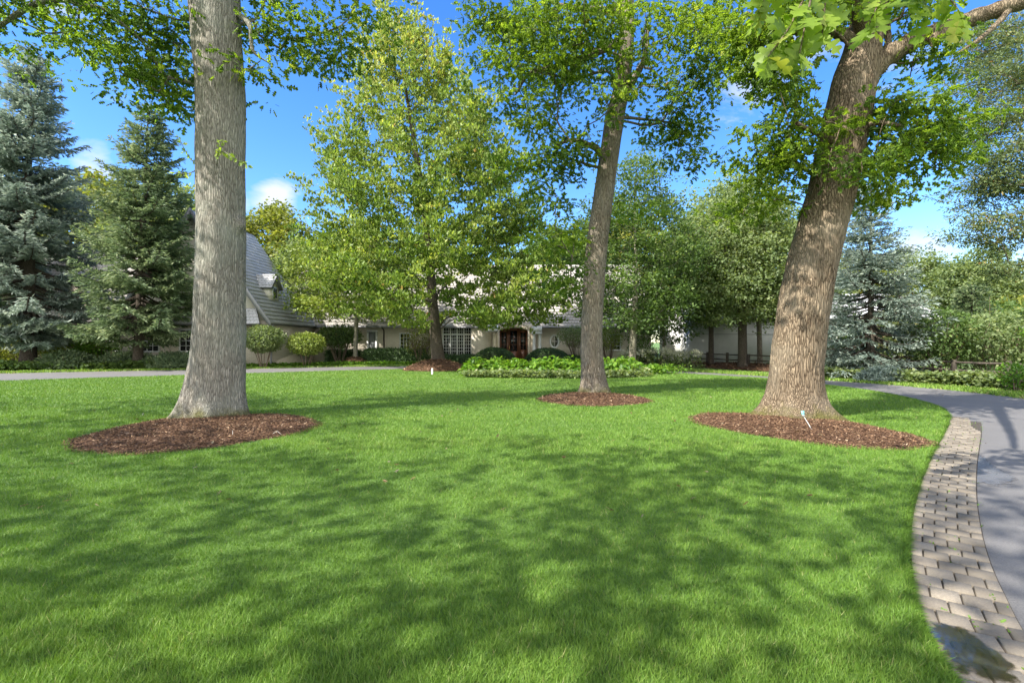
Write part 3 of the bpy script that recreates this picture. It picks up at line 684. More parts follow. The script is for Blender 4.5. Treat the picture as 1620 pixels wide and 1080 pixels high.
def tree(name, base, h, z0, knots, trunk, n, nleaf, size, mat, bark, label, seed, group=None, lean=(0, 0), kind='maple', spread=.5, flat=.45, cat='tree', upright=0., irregular=.18, inner=.3, bias=0, flare=.4, topmat=None, sqy=1., off=0.):
    r = np.random.RandomState(seed)
    t = empty(name, (base[0], base[1], 0), label, cat, group)
    T = crown_points(n, r, Prof(knots), z0, h, lean, inner, irregular, seed, sqy); T[:, 0] += off*(1-(T[:, 2]-z0)/(h-z0))
    tr = [(0, 0, -.05, trunk), (0, 0, .5, trunk*.93), (lean[0]*.1+r.normal()*.05, r.normal()*.05, z0, trunk*.8), (lean[0]*.3+r.normal()*.1, lean[1]*.3+r.normal()*.1, z0+(h-z0)*.35, trunk*.5), (lean[0]*.7, lean[1]*.7, z0+(h-z0)*.7, trunk*.22), (lean[0], lean[1], h*.97, .012)]
    trunk_obj(tr, bark, t, flare, .25, ridge=0 if trunk < .15 else .006, K=24, seg=40 if trunk < .2 else 64, dz=.12, seed=seed)
    P0 = catmull(tr, 8); seeds = [tuple(p) for p in P0 if p[2] > z0*.75]
    ch, A, rad = grow(seeds, T, r, .8, .35, .009, .3+upright, 2.3, trunk*.55)
    limb_mesh(ch, 0, 'limbs', bark, t)
    pl = None
    if upright > .8:
        q = T-np.array([lean[0]*.5, 0, 0]); uu = np.clip((T[:, 2]-z0)/(h-z0), 0, 1)
        hd_ = q[:, :2]/(np.linalg.norm(q[:, :2], axis=1)[:, None]+.3)
        pl = np.column_stack([hd_*(1.0-.75*uu)[:, None], .15+1.1*uu])+r.normal(size=T.shape)*.15; pl /= np.linalg.norm(pl, axis=1)[:, None]
    P, D, Nn, sz, val = sprays(T, nleaf, r, spread, flat, .8, size, bias=bias, plume=pl)
    if upright:
        D[:, 2] += upright*.25
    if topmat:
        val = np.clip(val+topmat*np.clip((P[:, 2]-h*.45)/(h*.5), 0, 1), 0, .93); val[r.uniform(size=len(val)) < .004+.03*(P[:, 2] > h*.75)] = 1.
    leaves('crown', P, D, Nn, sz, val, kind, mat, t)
    return t
# centre maple
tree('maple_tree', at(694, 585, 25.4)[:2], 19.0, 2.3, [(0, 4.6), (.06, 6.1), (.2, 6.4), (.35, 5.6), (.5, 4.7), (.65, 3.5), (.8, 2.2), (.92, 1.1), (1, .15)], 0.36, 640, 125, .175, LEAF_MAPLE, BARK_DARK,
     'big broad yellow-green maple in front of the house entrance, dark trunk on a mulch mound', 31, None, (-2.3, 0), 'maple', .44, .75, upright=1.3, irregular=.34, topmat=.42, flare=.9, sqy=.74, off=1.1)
# small tree by the hedge
tree('ornamental_tree', at(562, 572, 31)[:2], 8.6, 3.0, [(0, 2.6), (.15, 4.2), (.45, 4.3), (.75, 3.0), (1, .4)], .15, 230, 100, .17, LEAF_LIME, BARK_PALE,
     'small pale-barked tree with layered light foliage on a mulch mound left of the maple', 32, None, (0, 0), 'simple', .5, .32, irregular=.2)
tree('ornamental_tree', at(480, 572, 37.5)[:2], 9.3, 4.4, [(0, 2.), (.3, 3.1), (.7, 2.5), (1, .4)], .15, 130, 90, .2, LEAF_GREY, BARK_DARK,
     'pale green tree rising behind the lit roof right of the gabled wing', 132, None, (0, 0), 'simple', .5, .4)
# tree right of the middle oak
tree('linden_tree', at(1000, 585, 24.6)[:2], 10.8, 2.2, [(0, 1.6), (.12, 2.9), (.35, 3.3), (.6, 2.8), (.82, 1.7), (1, .3)], .19, 300, 120, .14, LEAF_DARK, BARK_PALE,
     'dark green tree with pale trunk just right of the middle oak', 33, None, (.2, 0), 'simple', .45, .45, irregular=.18, upright=.4)
# row behind the rail fence
tree('pear_tree', (12.55, 26.3), 10.3, 2.5, [(0, 2.2), (.15, 3.3), (.4, 3.5), (.7, 2.6), (1, .5)], .26, 320, 110, .15, LEAF_GREY, BARK_DARK,
     'grey-green tree with forked dark trunk nearest the drive in front of the white outbuilding', 34, 'trees by the rail fence', (0, 0), 'simple', .5, .45)
tree('pear_tree', (11.7, 28.4), 9.8, 3.0, [(0, 1.8), (.2, 2.9), (.5, 3.0), (.8, 1.8), (1, .3)], .16, 200, 100, .15, LEAF_GREY, BARK_DARK,
     'thin-trunked tree at the left end of the rail fence by the white outbuilding', 35, 'trees by the rail fence', (0, 0), 'simple', .5, .45)
tree('pear_tree', (14.0, 27.3), 9.2, 3.2, [(0, 2.0), (.2, 2.8), (.5, 2.9), (.8, 1.8), (1, .3)], .15, 200, 100, .15, LEAF_GREY, BARK_MID,
     'slim-trunked tree right of the forked tree behind the rail fence', 36, 'trees by the rail fence', (0, 0), 'simple', .5, .45)
tree('pear_tree', (14.3, 26.1), 8.8, 3.2, [(0, 2.0), (.2, 2.6), (.5, 2.6), (.8, 1.6), (1, .3)], .14, 180, 100, .15, LEAF_GREY, BARK_DARK,
     'slim tree half hidden by the thick right oak trunk', 37, 'trees by the rail fence', (0, 0), 'simple', .5, .45)
tree('serviceberry_tree', (9.0, 29.2), 6.3, 1.6, [(0, 1.4), (.3, 2.3), (.7, 1.9), (1, .3)], .10, 150, 100, .14, LEAF_DARK, BARK_PALE,
     'small leaning tree behind the cream-flowered hydrangeas', 38, None, (.8, 0), 'simple', .45, .4)

# ================================================================== CONIFERS
def spruce(base, h, rad, label, mat, seed, bark=BARK_DARK, z0=1.2, name='spruce_tree', group='spruces', trunk=.3, lean=0., pw=.75, dens=1., tuft=.19):
    r = np.random.RandomState(seed); t = empty(name, (base[0], base[1], 0), label, 'tree', group)
    ax = lambda z: np.array([lean*z/h, 0, z])
    trunk_obj([(0, 0, -.05, trunk), (lean*.3, 0, h*.3, trunk*.72), (lean*.7, 0, h*.7, trunk*.32), (lean, 0, h, .015)], bark, t, .3, .25, ridge=0, seg=24, dz=.25, seed=seed)
    ch = []; P = []; D = []; NN = []; val = []
    z = z0
    while z < h-.15:
        u = (z-z0)/(h-z0); Rz = rad*(1-u)**pw*(.45+.55*min(1, u/.10)) + .12
        nb = max(4, int((8 if u < .6 else 7)*dens))
        for k in range(nb):
            th = r.uniform(0, 2*PI); Lb = Rz*r.uniform(.6, 1.12); az = z+r.uniform(-.2, .2)
            rise = (-.28+.75*u+r.normal()*.07)*Lb; m_ = max(4, int(Lb/.3)); s = np.linspace(0, 1, m_+1)
            c, s_ = math.cos(th), math.sin(th); bend = r.normal()*.12*Lb
            Q = np.stack([ax(az)[0]+c*Lb*s-s_*bend*s*s, s_*Lb*s+c*bend*s*s, az+rise*s-.10*Lb*np.sin(PI*s)+.10*Lb*s**3], -1)
            ch.append((Q, np.linspace(.012+.014*Lb, .005, m_+1)))
            cvb = r.uniform(-.15, .15)
            start = .18 if u > .3 else .3
            nt_ = int(Lb*(1-start)/.135)+1
            for q in range(nt_):
                f = start+(1-start)*(q+r.uniform(0, .8))/nt_; f = min(f, 1.)
                p = np.array([np.interp(f, s, Q[:, i]) for i in range(3)])
                d0 = Q[-1]-Q[0]; d0 = d0/np.linalg.norm(d0)
                side = np.array([-d0[1], d0[0], 0])
                tl = min(.85, .22+.36*Lb*(1-f)+.10)*r.uniform(.6, 1.2)
                for sg in (-1, 1):
                    dd = side*sg*.85+d0*.75+np.array([0, 0, -.18+.1*r.normal()]); dd /= np.linalg.norm(dd)
                    nk = max(2, int(tl/.085)); w = (np.arange(nk)+r.uniform(0, .6, nk))/nk
                    pp = p+dd*tl*w[:, None]; pp[:, 2] -= .14*tl*w*w
                    for rep in range(2):
                        P.append(pp); o = r.normal(size=(nk, 3))*.34; D.append(dd*1.+o); NN.append(r.normal(size=(nk, 3))*.6+[0, 0, .8])
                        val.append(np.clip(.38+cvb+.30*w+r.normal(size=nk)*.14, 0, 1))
                        if u > .0 and rep == 1: break
        z += .26+.05*(1-u)+ (0.10 if rad > 3.5 else 0)
    limb_mesh(ch, 0, 'limbs', bark, t)
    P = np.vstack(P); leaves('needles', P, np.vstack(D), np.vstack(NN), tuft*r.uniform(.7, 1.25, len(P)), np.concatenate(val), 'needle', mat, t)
    return t
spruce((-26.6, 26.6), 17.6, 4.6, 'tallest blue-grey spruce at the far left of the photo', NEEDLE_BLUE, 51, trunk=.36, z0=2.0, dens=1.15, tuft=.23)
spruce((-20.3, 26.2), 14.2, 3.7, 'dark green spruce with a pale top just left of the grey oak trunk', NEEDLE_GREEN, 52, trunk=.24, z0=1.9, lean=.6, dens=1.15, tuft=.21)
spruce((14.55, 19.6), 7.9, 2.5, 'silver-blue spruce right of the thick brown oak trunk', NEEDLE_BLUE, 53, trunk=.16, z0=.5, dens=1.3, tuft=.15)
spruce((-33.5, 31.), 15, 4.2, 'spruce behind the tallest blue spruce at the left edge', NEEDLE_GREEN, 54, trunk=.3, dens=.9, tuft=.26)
# dark arborvitae cones at the right
spruce((23.3, 24.5), 4.4, 1.25, 'dark cone-shaped evergreen at the right behind the shrubs', NEEDLE_GREEN, 55, trunk=.1, z0=.3, name='arborvitae', group='small evergreens at the right', tuft=.17, pw=.6, dens=1.6)
spruce((20.4, 25.5), 4.3, 1.3, 'yellowish cone-shaped evergreen right of the silver spruce', NEEDLE_PINE, 56, trunk=.1, z0=.3, name='arborvitae', group='small evergreens at the right', tuft=.17, pw=.6, dens=1.6)
# loose pine at the right edge
rp = np.random.RandomState(61)
lobP = [L(1600, 120, 19, 2.2, 1.2, 30), L(1560, 190, 19, 1.6, .8, 22), L(1610, 260, 18, 1.6, .9, 24), L(1575, 300, 18.5, 1.5, .5, 16), L(1590, 350, 18, 1.6, .45, 16), L(1565, 385, 19, 1.0, .3, 6), L(1610, 425, 18, 1.0, .25, 6),
        L(1640, 30, 19, 2.5, 1.2, 25), L(1570, 80, 21, 1.4, 1.2, 14), L(1680, 200, 19, 2, 3, 30), L(1720, 380, 18, 2, 1., 12)]
pp_ = [(20.6, 18.5, -.05, .34), (20.6, 18.5, 3, .30), (20.7, 18.5, 7, .24), (20.6, 18.6, 11, .16), (20.6, 18.6, 14.5, .05)]
oak(pp_[0], pp_, lobP, 'tall loose pine with brown-tinged needles at the right edge', BARK_MID, 61, 1.3, 260, .13, ((NEEDLE_PINE, 0),), None, kind='needle', name='pine_tree', spread=.45, flare=.2, K=24, tip=.012, ridge=.006, seg=48)

# ================================================================== BACKGROUND TREES
bg = []
bg.append(tree('background_tree', (-24.5, 50), 15.5, 3, [(0, 3), (.2, 5), (.5, 5.4), (.8, 3.6), (1, .6)], .3, 260, 110, .34, LEAF_YELLOW, BARK_DARK,
     'yellow-green tree behind the gabled wing, right of the grey oak trunk', 71, 'trees beyond the house', kind='simple', spread=.8))
bg.append(tree('background_tree', (18.2, 42), 14.5, 3, [(0, 3), (.2, 4.4), (.5, 4.6), (.8, 3.2), (1, .6)], .3, 260, 110, .32, LEAF_GREY, BARK_DARK,
     'pale grey-green tree behind the white outbuilding', 72, 'trees beyond the house', kind='simple', spread=.75, upright=.3))
bg.append(tree('background_tree', (4, 46), 12, 3, [(0, 3), (.2, 4.8), (.5, 5), (.8, 3.4), (1, .6)], .3, 260, 110, .34, LEAF_DARK, BARK_DARK,
     'dark green tree behind the main roof', 73, 'trees beyond the house', kind='simple', spread=.8))
for i, (x, y, k, s, lab) in enumerate([
    (-31, 44, 1, 1.15, 'pale tree behind the tallest blue spruce'), (-39, 46, 0, 1.15, 'yellowish tree at the far left skyline'), (-46, 40, 2, 1.2, 'dark tree at the far left behind the spruces'),
    (-16.5, 52, 0, .95, 'yellow-green tree right of the yellow one behind the gabled wing'), (-9, 54, 1, .95, 'pale tree behind the low wing roof'), (12, 50, 0, .95, 'yellowish tree showing between linden and fence row'),
    (24.5, 40, 1, .62, 'low pale tree behind the silver spruce'), (29.5, 42, 0, .60, 'low yellowish tree on the right skyline'), (36, 44, 1, .7, 'pale tree behind the cone evergreens'), (44, 46, 2, .72, 'dark tree at the right edge behind the pine'),
    (36, 37, 1, .62, 'grey-green tree towering behind the pine at the right edge'), (-55, 50, 1, 1.1, 'tree beyond the left edge behind spruces'), (50, 40, 0, .9, 'yellowish tree beyond the right edge')]):
    copy_tree(bg[k], (x, y, 0), i*1.3, (s, s, s*.97), lab)

# ================================================================== SHRUBS AND BEDS
def shrub(name, c, rx, ry, rz, zc, n, size, mat, label, seed, group=None, stems=7, shell=.5, kind='simple', core=0., cat='shrub', lumpy=.12, flatbase=False):
    r = np.random.RandomState(seed); t = empty(name, (c[0], c[1], 0), label, cat, group)
    d = r.normal(size=(n, 3)); d /= np.linalg.norm(d, axis=1)[:, None]
    if flatbase: d[:, 2] = np.abs(d[:, 2])
    q = (shell+(1-shell)*r.uniform(0, 1, n)**.6)
    q = q*(1+lumpy*lump(d[:, 0]*3, d[:, 1]*3, d[:, 2]*3, 1.3, seed))
    P = d*q[:, None]*np.array([rx, ry, rz])+[0, 0, zc]
    P[:, 2] = np.maximum(P[:, 2], .02)
    v = np.clip(.45+.2*lump(P[:, 0]*4, P[:, 1]*4, P[:, 2]*4, 1, seed+1)+r.normal(size=n)*.17, 0, 1)
    leaves('foliage', P, d*.6+r.normal(size=P.shape)*.5, d+r.normal(size=P.shape)*.5+[0, 0, .4], size*r.uniform(.7, 1.3, n), v, kind, mat, t)
    ch = []
    for k in range(stems):
        a = k/stems*6.28+r.uniform(0, .5); b1 = np.array([math.cos(a)*rx*.12, math.sin(a)*ry*.12, -.02]); e = np.array([math.cos(a)*rx*.65, math.sin(a)*ry*.65, zc+rz*r.uniform(-.1, .5)])
        mid = (b1+e)/2+[0, 0, .1]+r.normal(size=3)*.07; ch.append((catmull([b1, mid, e], 5), np.linspace(.028, .008, 11)))
        for j in range(2):
            e2 = mid+r.normal(size=3)*.3*rx+[0, 0, zc*.35]; ch.append((catmull([mid, (mid+e2)/2+r.normal(size=3)*.04, e2], 4), np.linspace(.014, .005, 9)))
    if ch: limb_mesh(ch, 0, 'stems', TWIG, t)
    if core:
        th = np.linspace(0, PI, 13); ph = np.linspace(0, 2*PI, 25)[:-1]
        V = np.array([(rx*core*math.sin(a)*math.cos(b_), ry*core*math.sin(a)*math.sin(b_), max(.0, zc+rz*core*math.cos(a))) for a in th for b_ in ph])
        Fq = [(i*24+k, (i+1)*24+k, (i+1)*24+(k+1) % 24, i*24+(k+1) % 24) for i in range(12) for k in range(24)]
        mesh_obj('dark_core', V, [np.array(Fq)], CORE, t, smooth=True)
    return t
shrub('rounded_shrub', (-14.1, 27.4), 1.15, 1.1, .78, 1.65, 5200, .11, LEAF_GREY, 'green ball-topped shrub nearest the grey oak trunk, against the gabled wing', 81, 'ball-topped shrubs', core=.6)
shrub('rounded_shrub', (-12.15, 28.6), 1.1, 1.1, .68, 1.35, 5200, .10, LEAF_LIME, 'bright yellow-green ball-topped shrub in front of the cream brick wing', 82, 'ball-topped shrubs', core=.6)
shrub('rounded_shrub', (-11.5, 32.2), 1.5, 1.2, .75, 1.85, 4200, .11, LEAF_DARK, 'shaded wide shrub with bare stems behind the lime-green one', 83, 'ball-topped shrubs', core=.5, stems=12)
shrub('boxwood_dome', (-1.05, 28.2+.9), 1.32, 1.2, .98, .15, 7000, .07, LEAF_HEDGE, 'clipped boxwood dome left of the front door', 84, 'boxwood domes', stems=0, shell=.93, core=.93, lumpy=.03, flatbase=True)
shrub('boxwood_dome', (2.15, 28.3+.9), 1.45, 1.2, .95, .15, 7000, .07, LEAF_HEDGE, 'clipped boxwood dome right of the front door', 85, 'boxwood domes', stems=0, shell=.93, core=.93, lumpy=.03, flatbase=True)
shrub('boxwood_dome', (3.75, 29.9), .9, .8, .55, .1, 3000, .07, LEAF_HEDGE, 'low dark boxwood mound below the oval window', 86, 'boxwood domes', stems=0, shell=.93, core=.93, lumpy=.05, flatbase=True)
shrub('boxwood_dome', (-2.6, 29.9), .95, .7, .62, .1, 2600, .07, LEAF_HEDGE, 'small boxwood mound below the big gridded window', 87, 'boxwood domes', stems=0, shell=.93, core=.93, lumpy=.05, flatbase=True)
def hedge(name, x0, x1, y0, y1, h, n, mat, label, seed, size=.08):
    r = np.random.RandomState(seed); t = empty(name, ((x0+x1)/2, (y0+y1)/2, 0), label, 'hedge', 'clipped hedges'); W, D_ = (x1-x0), (y1-y0)
    MB().box(-W/2+.08, W/2-.08, -D_/2+.08, D_/2-.08, 0, h-.08).build('dark_core', CORE, t)
    q = r.uniform(size=n); P = np.column_stack([r.uniform(-W/2, W/2, n), r.uniform(-D_/2, D_/2, n), r.uniform(0, h, n)]); nrm = np.zeros((n, 3))
    top = q < .4; P[top, 2] = h; nrm[top] = (0, 0, 1); fr = (q >= .4) & (q < .85); P[fr, 1] = -D_/2; nrm[fr] = (0, -1, 0)
    en = q >= .85; sg = np.where(r.uniform(size=n) < .5, -1, 1); P[en, 0] = (sg*W/2)[en]; nrm[en, 0] = sg[en]
    P += r.normal(size=P.shape)*.05+.06*lump(P[:, 0]*2.5, P[:, 1]*2, P[:, 2]*3, 1, seed)[:, None]*nrm
    leaves('foliage', P, r.normal(size=P.shape)+nrm*.4, nrm+r.normal(size=P.shape)*.5+[0, 0, .3], size*r.uniform(.7, 1.3, n), np.clip(r.normal(.45, .2, n), 0, 1), 'simple', mat, t)
hedge('box_hedge', -9.6, -5.6, 31.2, 32.3, .95, 9000, LEAF_HEDGE, 'long clipped hedge between the pale-barked tree and the maple trunk', 91)
hedge('box_hedge', -13., -10.7, 33.6, 34.5, .85, 4000, LEAF_HEDGE, 'short dark hedge left of the pale-barked tree', 92)
hedge('box_hedge', -5.3, -2.9, 31.3, 32.1, .55, 5000, LEAF_HEDGE, 'low hedge under the big gridded window', 93)
shrub('twiggy_shrub', (-6.0, 31.4), 1.25, .9, 1.1, 1.55, 1700, .09, LEAF_YELLOW, 'bare twiggy shrub with thin yellowish foliage left of the maple trunk', 94, None, stems=26, shell=.2)
shrub('twiggy_shrub', (4.3, 31.3), 1.5, .9, .75, 1.85, 3000, .09, LEAF_GREY, 'spreading vase-shaped shrub right of the oval window', 95, None, stems=22, shell=.3)
shrub('twiggy_shrub', (6.2, 31.0), 1.0, .8, .8, 1.7, 1800, .09, LEAF_LIME, 'light leafy shrub by the house window right of the middle oak', 96, None, stems=12, shell=.3)
shrub('twiggy_shrub', (7.4, 27.6), .9, .8, .8, .75, 2000, .1, LEAF_DARK, 'shaded shrub behind the linden trunk', 97, None, stems=8, shell=.3)
# big-leaved plants in the island bed
rb = np.random.RandomState(7)
def plantmesh(seed, mat, n=260, size=.17, h=.75, rad=.55):
    r = np.random.RandomState(seed); d = r.normal(size=(n, 3)); d[:, 2] = np.abs(d[:, 2]); d /= np.linalg.norm(d, axis=1)[:, None]
    q = r.uniform(.45, 1.05, n); P = d*q[:, None]*[rad, rad, h]+[0, 0, .04]; 
    D = d*[1, 1, .1]+r.normal(size=P.shape)*.35; D[:, 2] -= .2
    return P, D, d*.7+r.normal(size=P.shape)*.35+[0, -.1, .9], size*r.uniform(.6, 1.3, n), np.clip(r.normal(.5, .22, n), 0, 1)
def plant(name, loc, label, seed, mat, group, n=260, size=.17, h=.75, rad=.55, flowers=0, cat='plant'):
    t = empty(name, (loc[0], loc[1], 0), label, cat, group)
    leaves('foliage', *plantmesh(seed, mat, n, size, h, rad), 'round', mat, t)
    r = np.random.RandomState(seed+5); st = [(catmull([(0, 0, -.02), (.1*math.cos(a), .1*math.sin(a), h*.4), (rad*.6*math.cos(a), rad*.6*math.sin(a), h*.75)], 3), np.linspace(.01, .004, 7)) for a in np.arange(6)*1.05]
    limb_mesh(st, 0, 'stems', TWIG, t)
    if flowers:
        P = []; 
        for k in range(flowers):
            a = r.uniform(0, 6.28); q = r.uniform(.3, 1.); c = np.array([rad*q*math.cos(a), rad*q*math.sin(a), h*(1.08-.3*q*q)])
            P.append(c+r.normal(size=(26, 3))*[.07, .07, .055])
        P = np.vstack(P); leaves('blossoms', P, r.normal(size=P.shape), r.normal(size=P.shape)+[0, 0, .6], .05*r.uniform(.8, 1.3, len(P)), r.uniform(0, 1, len(P)), 'round', FLOWER_WHITE, t)
    return t
hy = [plant('leafy_plant', (-1.6, 21.0), 'bright big-leaved plant in the bed between maple and middle oak', 101+i, LEAF_HYD, 'big-leaved plants in the island bed', h=.72, n=330, rad=.6, size=.19) for i in range(3)]
hy[1].location = (-.7, 21.3, 0); hy[2].location = (.3, 21.1, 0)
k = 0
for i in range(9):
    for j in range(3):
        x = -1.4+i*.82+rb.uniform(-.15, .15); y = 20.6+j*.75+rb.uniform(-.15, .15)
        if j == 0 and i < 4 and False: continue
        if abs(x-.3) < .3 and j == 0: continue
        sc = rb.uniform(.85, 1.15); copy_tree(hy[k % 3], (x, y, 0), rb.uniform(0, 6), (sc, sc, sc*rb.uniform(.8, 1.15)), 'bright big-leaved plant in the bed between maple and middle oak'); k += 1
hc = [plant('hydrangea_bush', (6.4+i*1.05, 26.6+.3*i, 0), 'cream-flowered hydrangea in the row beyond the linden trunk', 111+i, LEAF_GREY, 'cream-flowered hydrangeas', n=260, size=.13, h=.95, rad=.62, flowers=22) for i in range(2)]
for i, (x, y) in enumerate([(8.3, 27.0), (9.2, 26.8), (10.0, 26.6), (8.8, 27.8), (7.9, 28.0), (9.7, 27.6)]): copy_tree(hc[i % 2], (x, y, 0), i*1.1, rb.uniform(.85, 1.1), None)
# low ground covers (uncountable)
def cover(name, fn, n, h, size, mat, label, kind='round'):
    r = np.random.RandomState(len(name)+n); P2 = fn(r, n); z = h*r.uniform(.2, 1, len(P2))*(1+.35*lump(P2[:, 0], P2[:, 1], 0*P2[:, 0], 2.4, 5)); P = np.column_stack([P2, np.maximum(z, .01)])
    tag(leaves(name, P, r.normal(size=P.shape)*[1, 1, .4]+[0, 0, .15], r.normal(size=P.shape)*.5+[0, 0, 1], size*r.uniform(.6, 1.3, len(P)), np.clip(r.normal(.5, .2, len(P)), 0, 1), kind, mat, None), label, 'ground cover', kind='stuff')
rect = lambda x0, x1, y0, y1: (lambda r, n: np.column_stack([r.uniform(x0, x1, n), r.uniform(y0, y1, n)]))
def band(pts, w):
    C = catmull(pts, 12)
    return lambda r, n: C[r.randint(0, len(C), n)]+r.normal(size=(n, 2))*.15+np.column_stack([np.zeros(n), r.uniform(-w/2, w/2, n)])
cover('ivy_bed', band([(-40, 24), (-30, 25.6), (-24, 27.0), (-20, 27.4), (-16, 28.0)], 3.6), 30000, .38, .17, LEAF_DARK, 'dark ivy bed under the spruces beyond the drive')
cover('pachysandra_bed', band([(-15.5, 28.1), (-13, 28.8), (-11, 29.5), (-9, 30.3), (-6, 31.0), (-3, 31.2)], 1.0), 12000, .2, .12, LEAF_HYD, 'bright low groundcover strip in front of the house shrubs')
cover('edging_plants', band([(-1.9, 20.2), (0, 19.8), (2, 19.6), (4, 19.8), (5.6, 20.6)], .8), 6000, .3, .14, LEAF_GREY, 'low blue-green edging plants along the front of the island bed', 'simple')
cover('myrtle_patch', lambda r, n: np.column_stack([5.9+r.normal(size=n)*.75, 22.6+r.normal(size=n)*.5]), 3500, .35, .12, LEAF_HYD, 'low green groundcover at the foot of the linden')
cover('perennial_bed', band([(12.3, 20.8), (13.6, 18.4), (14.6, 16.6), (15.3, 14.8)], 1.1), 9000, .42, .12, LEAF_GREY, 'grey-green perennials beside the drive under the silver spruce')
for i, (x, y, rx, lab) in enumerate([(-18.3, 26.3, 1.7, 'spreading juniper beside the grey oak trunk beyond the drive'), (-21.4, 26.6, 1.9, 'spreading juniper below the dark green spruce'), (-23.8, 25.9, 1.4, 'spreading juniper between the two left spruces')]):
    shrub('juniper_bush', (x, y), rx, .9, .75, .15, 5000, .16, NEEDLE_GREEN, lab, 120+i, 'spreading junipers', stems=5, shell=.5, kind='needle', core=.6, flatbase=True, lumpy=.3)
for i, (x, y, rx, rz, mt, lab) in enumerate([
    (-29.5, 29, 1.6, 1.2, LEAF_YELLOW, 'thin yellow-green bush at the left edge under the blue spruce'), (-27., 29.6, 1.6, 1.3, LEAF_LIME, 'light leafy bush right of the tallest spruce trunk'), (-24.3, 28.4, 1.4, 1.2, LEAF_HYD, 'green bush between the two left spruce trunks'),
    (-32.5, 28, 1.7, 1.2, LEAF_YELLOW, 'outermost yellow-green bush at the left edge')]):
    shrub('understory_bush', (x, y), rx, 1.2, rz, 1.35, 3200, .13, mt, lab, 130+i, 'bushes under the spruces', stems=12, shell=.3)
# shrubs along the right side of the drive
for i, (x, y, rx, ry, rz, zc, mt, n, lab) in enumerate([
    (16.6, 18.7, 1.3, 1.1, 1.1, 1.65, LEAF_DARK, 4300, 'green shrub just right of the silver spruce'),
    (18.3, 18.4, 1.6, 1.3, 1.15, 1.6, LEAF_GREY, 3600, 'wide grey-green shrub with pale stems, second right of the silver spruce'),
    (20.3, 19.0, 1.5, 1.1, 1.05, 1.5, LEAF_DARK, 3200, 'dark shrub in front of the dark cone evergreen'),
    (18.6, 15.9, 1.3, 1.1, 1.0, 1.75, LEAF_HYD, 3600, 'leafy shrub at the right edge above the rail fence'),
    (22.6, 20.3, 1.4, 1.2, 1.3, 1.7, LEAF_GREY, 3000, 'tall shrub at the right edge below the pine')]):
    shrub('border_shrub', (x, y), rx, ry, rz, zc, n, .12, mt, lab, 140+i, 'shrubs along the right of the drive', stems=14, shell=.25)
shrub('border_shrub', (14.9, 14.3), .45, .45, .4, .5, 500, .1, LEAF_HYD, 'small bright sapling at the right edge of the drive', 150, 'shrubs along the right of the drive', stems=4, shell=.2)
shrub('juniper_bush', (13.6, 17.8), .8, .6, .42, .1, 2400, .12, NEEDLE_BLUE, 'small blue juniper mound by the drive below the silver spruce', 151, 'spreading junipers', stems=3, shell=.5, kind='needle', core=.6, flatbase=True)
for i, (x, y, s) in enumerate([(30, 30, 1.9), (26, 33, 1.7), (35, 33, 2.2), (40, 30, 2.2), (-40, 33, 2.2), (-36, 30, 1.8), (22.5, 31, 1.5)]):
    shrub('distant_bush', (x, y), 2.1*s*.8, 1.6, 1.4*s*.8, 1.3*s*.8, 3500, .24, (LEAF_DARK, LEAF_GREY, LEAF_YELLOW)[i % 3],
          ['grey distant bush', 'pale distant bush', 'yellowish distant bush', 'dark distant bush', 'left distant bush', 'yellowish left distant bush', 'near distant bush'][i]+' on the horizon behind the garden', 160+i, 'distant bushes', stems=5, shell=.2)

# ================================================================== HOUSE
def brickmat(name, c1, c2, mortar, scale=1.):
    m, nt, b = newmat(name)
    v = coords(nt); sx = nt.nodes.new('ShaderNodeSeparateXYZ'); nt.links.new(v, sx.inputs[0])
    ad = N(nt, 'ShaderNodeMath', operation='ADD'); nt.links.new(sx.outputs['X'], ad.inputs[0]); nt.links.new(sx.outputs['Y'], ad.inputs[1])
    cb = nt.nodes.new('ShaderNodeCombineXYZ'); nt.links.new(ad.outputs[0], cb.inputs[0]); nt.links.new(sx.outputs['Z'], cb.inputs[1])
    br = N(nt, 'ShaderNodeTexBrick', Scale=1.0, **{'Mortar Size': .012, 'Brick Width': .24*scale, 'Row Height': .085*scale, 'Bias': -.2})
    br.inputs['Color1'].default_value = (*c1, 1); br.inputs['Color2'].default_value = (*c2, 1); br.inputs['Mortar'].default_value = (*mortar, 1)
    nt.links.new(cb.outputs[0], br.inputs['Vector'])
    c = mixc(nt, ramp(nt, noise(nt, coords(nt), 1.5, 5), [(.4, (0, 0, 0)), (.75, (.35, .35, .35))]), br.outputs['Color'], tuple(x*.75 for x in c1))
    nt.links.new(c, b.inputs['Base Color']); b.inputs['Roughness'].default_value = .85; bump(nt, b, br.outputs['Fac'], -.4, .01); return m
M_CREAM = brickmat('cream_brick', (.68, .60, .48), (.76, .69, .57), (.56, .50, .41))
M_PINK = brickmat('pale_pink_brick', (.52, .38, .31), (.62, .50, .42), (.5, .43, .37))
M_STUCCO = simple('stucco', (.66, .62, .54), .9, .06, 12)
M_TRIMW = simple('white_trim', (.74, .74, .72), .5, .05)
M_TRIMG = simple('grey_trim', (.26, .26, .28), .6, .1)
M_STONE = simple('limestone', (.62, .53, .40), .8, .1, 8)
M_WOOD = simple('dark_door_wood', (.12, .045, .02), .35, .35, 5)
M_WHITEWALL = simple('white_stucco', (.60, .60, .58), .9, .06, 3)
m, nt, b = newmat('window_glass'); b.inputs['Base Color'].default_value = (.012, .015, .016, 1); b.inputs['Roughness'].default_value = .05; b.inputs['Specular IOR Level'].default_value = .6
nt.links.new(ramp(nt, noise(nt, coords(nt), 1.3, 2), [(.4, (.008, .010, .012)), (.7, (.05, .055, .05))]), b.inputs['Base Color']); M_GLASS = m
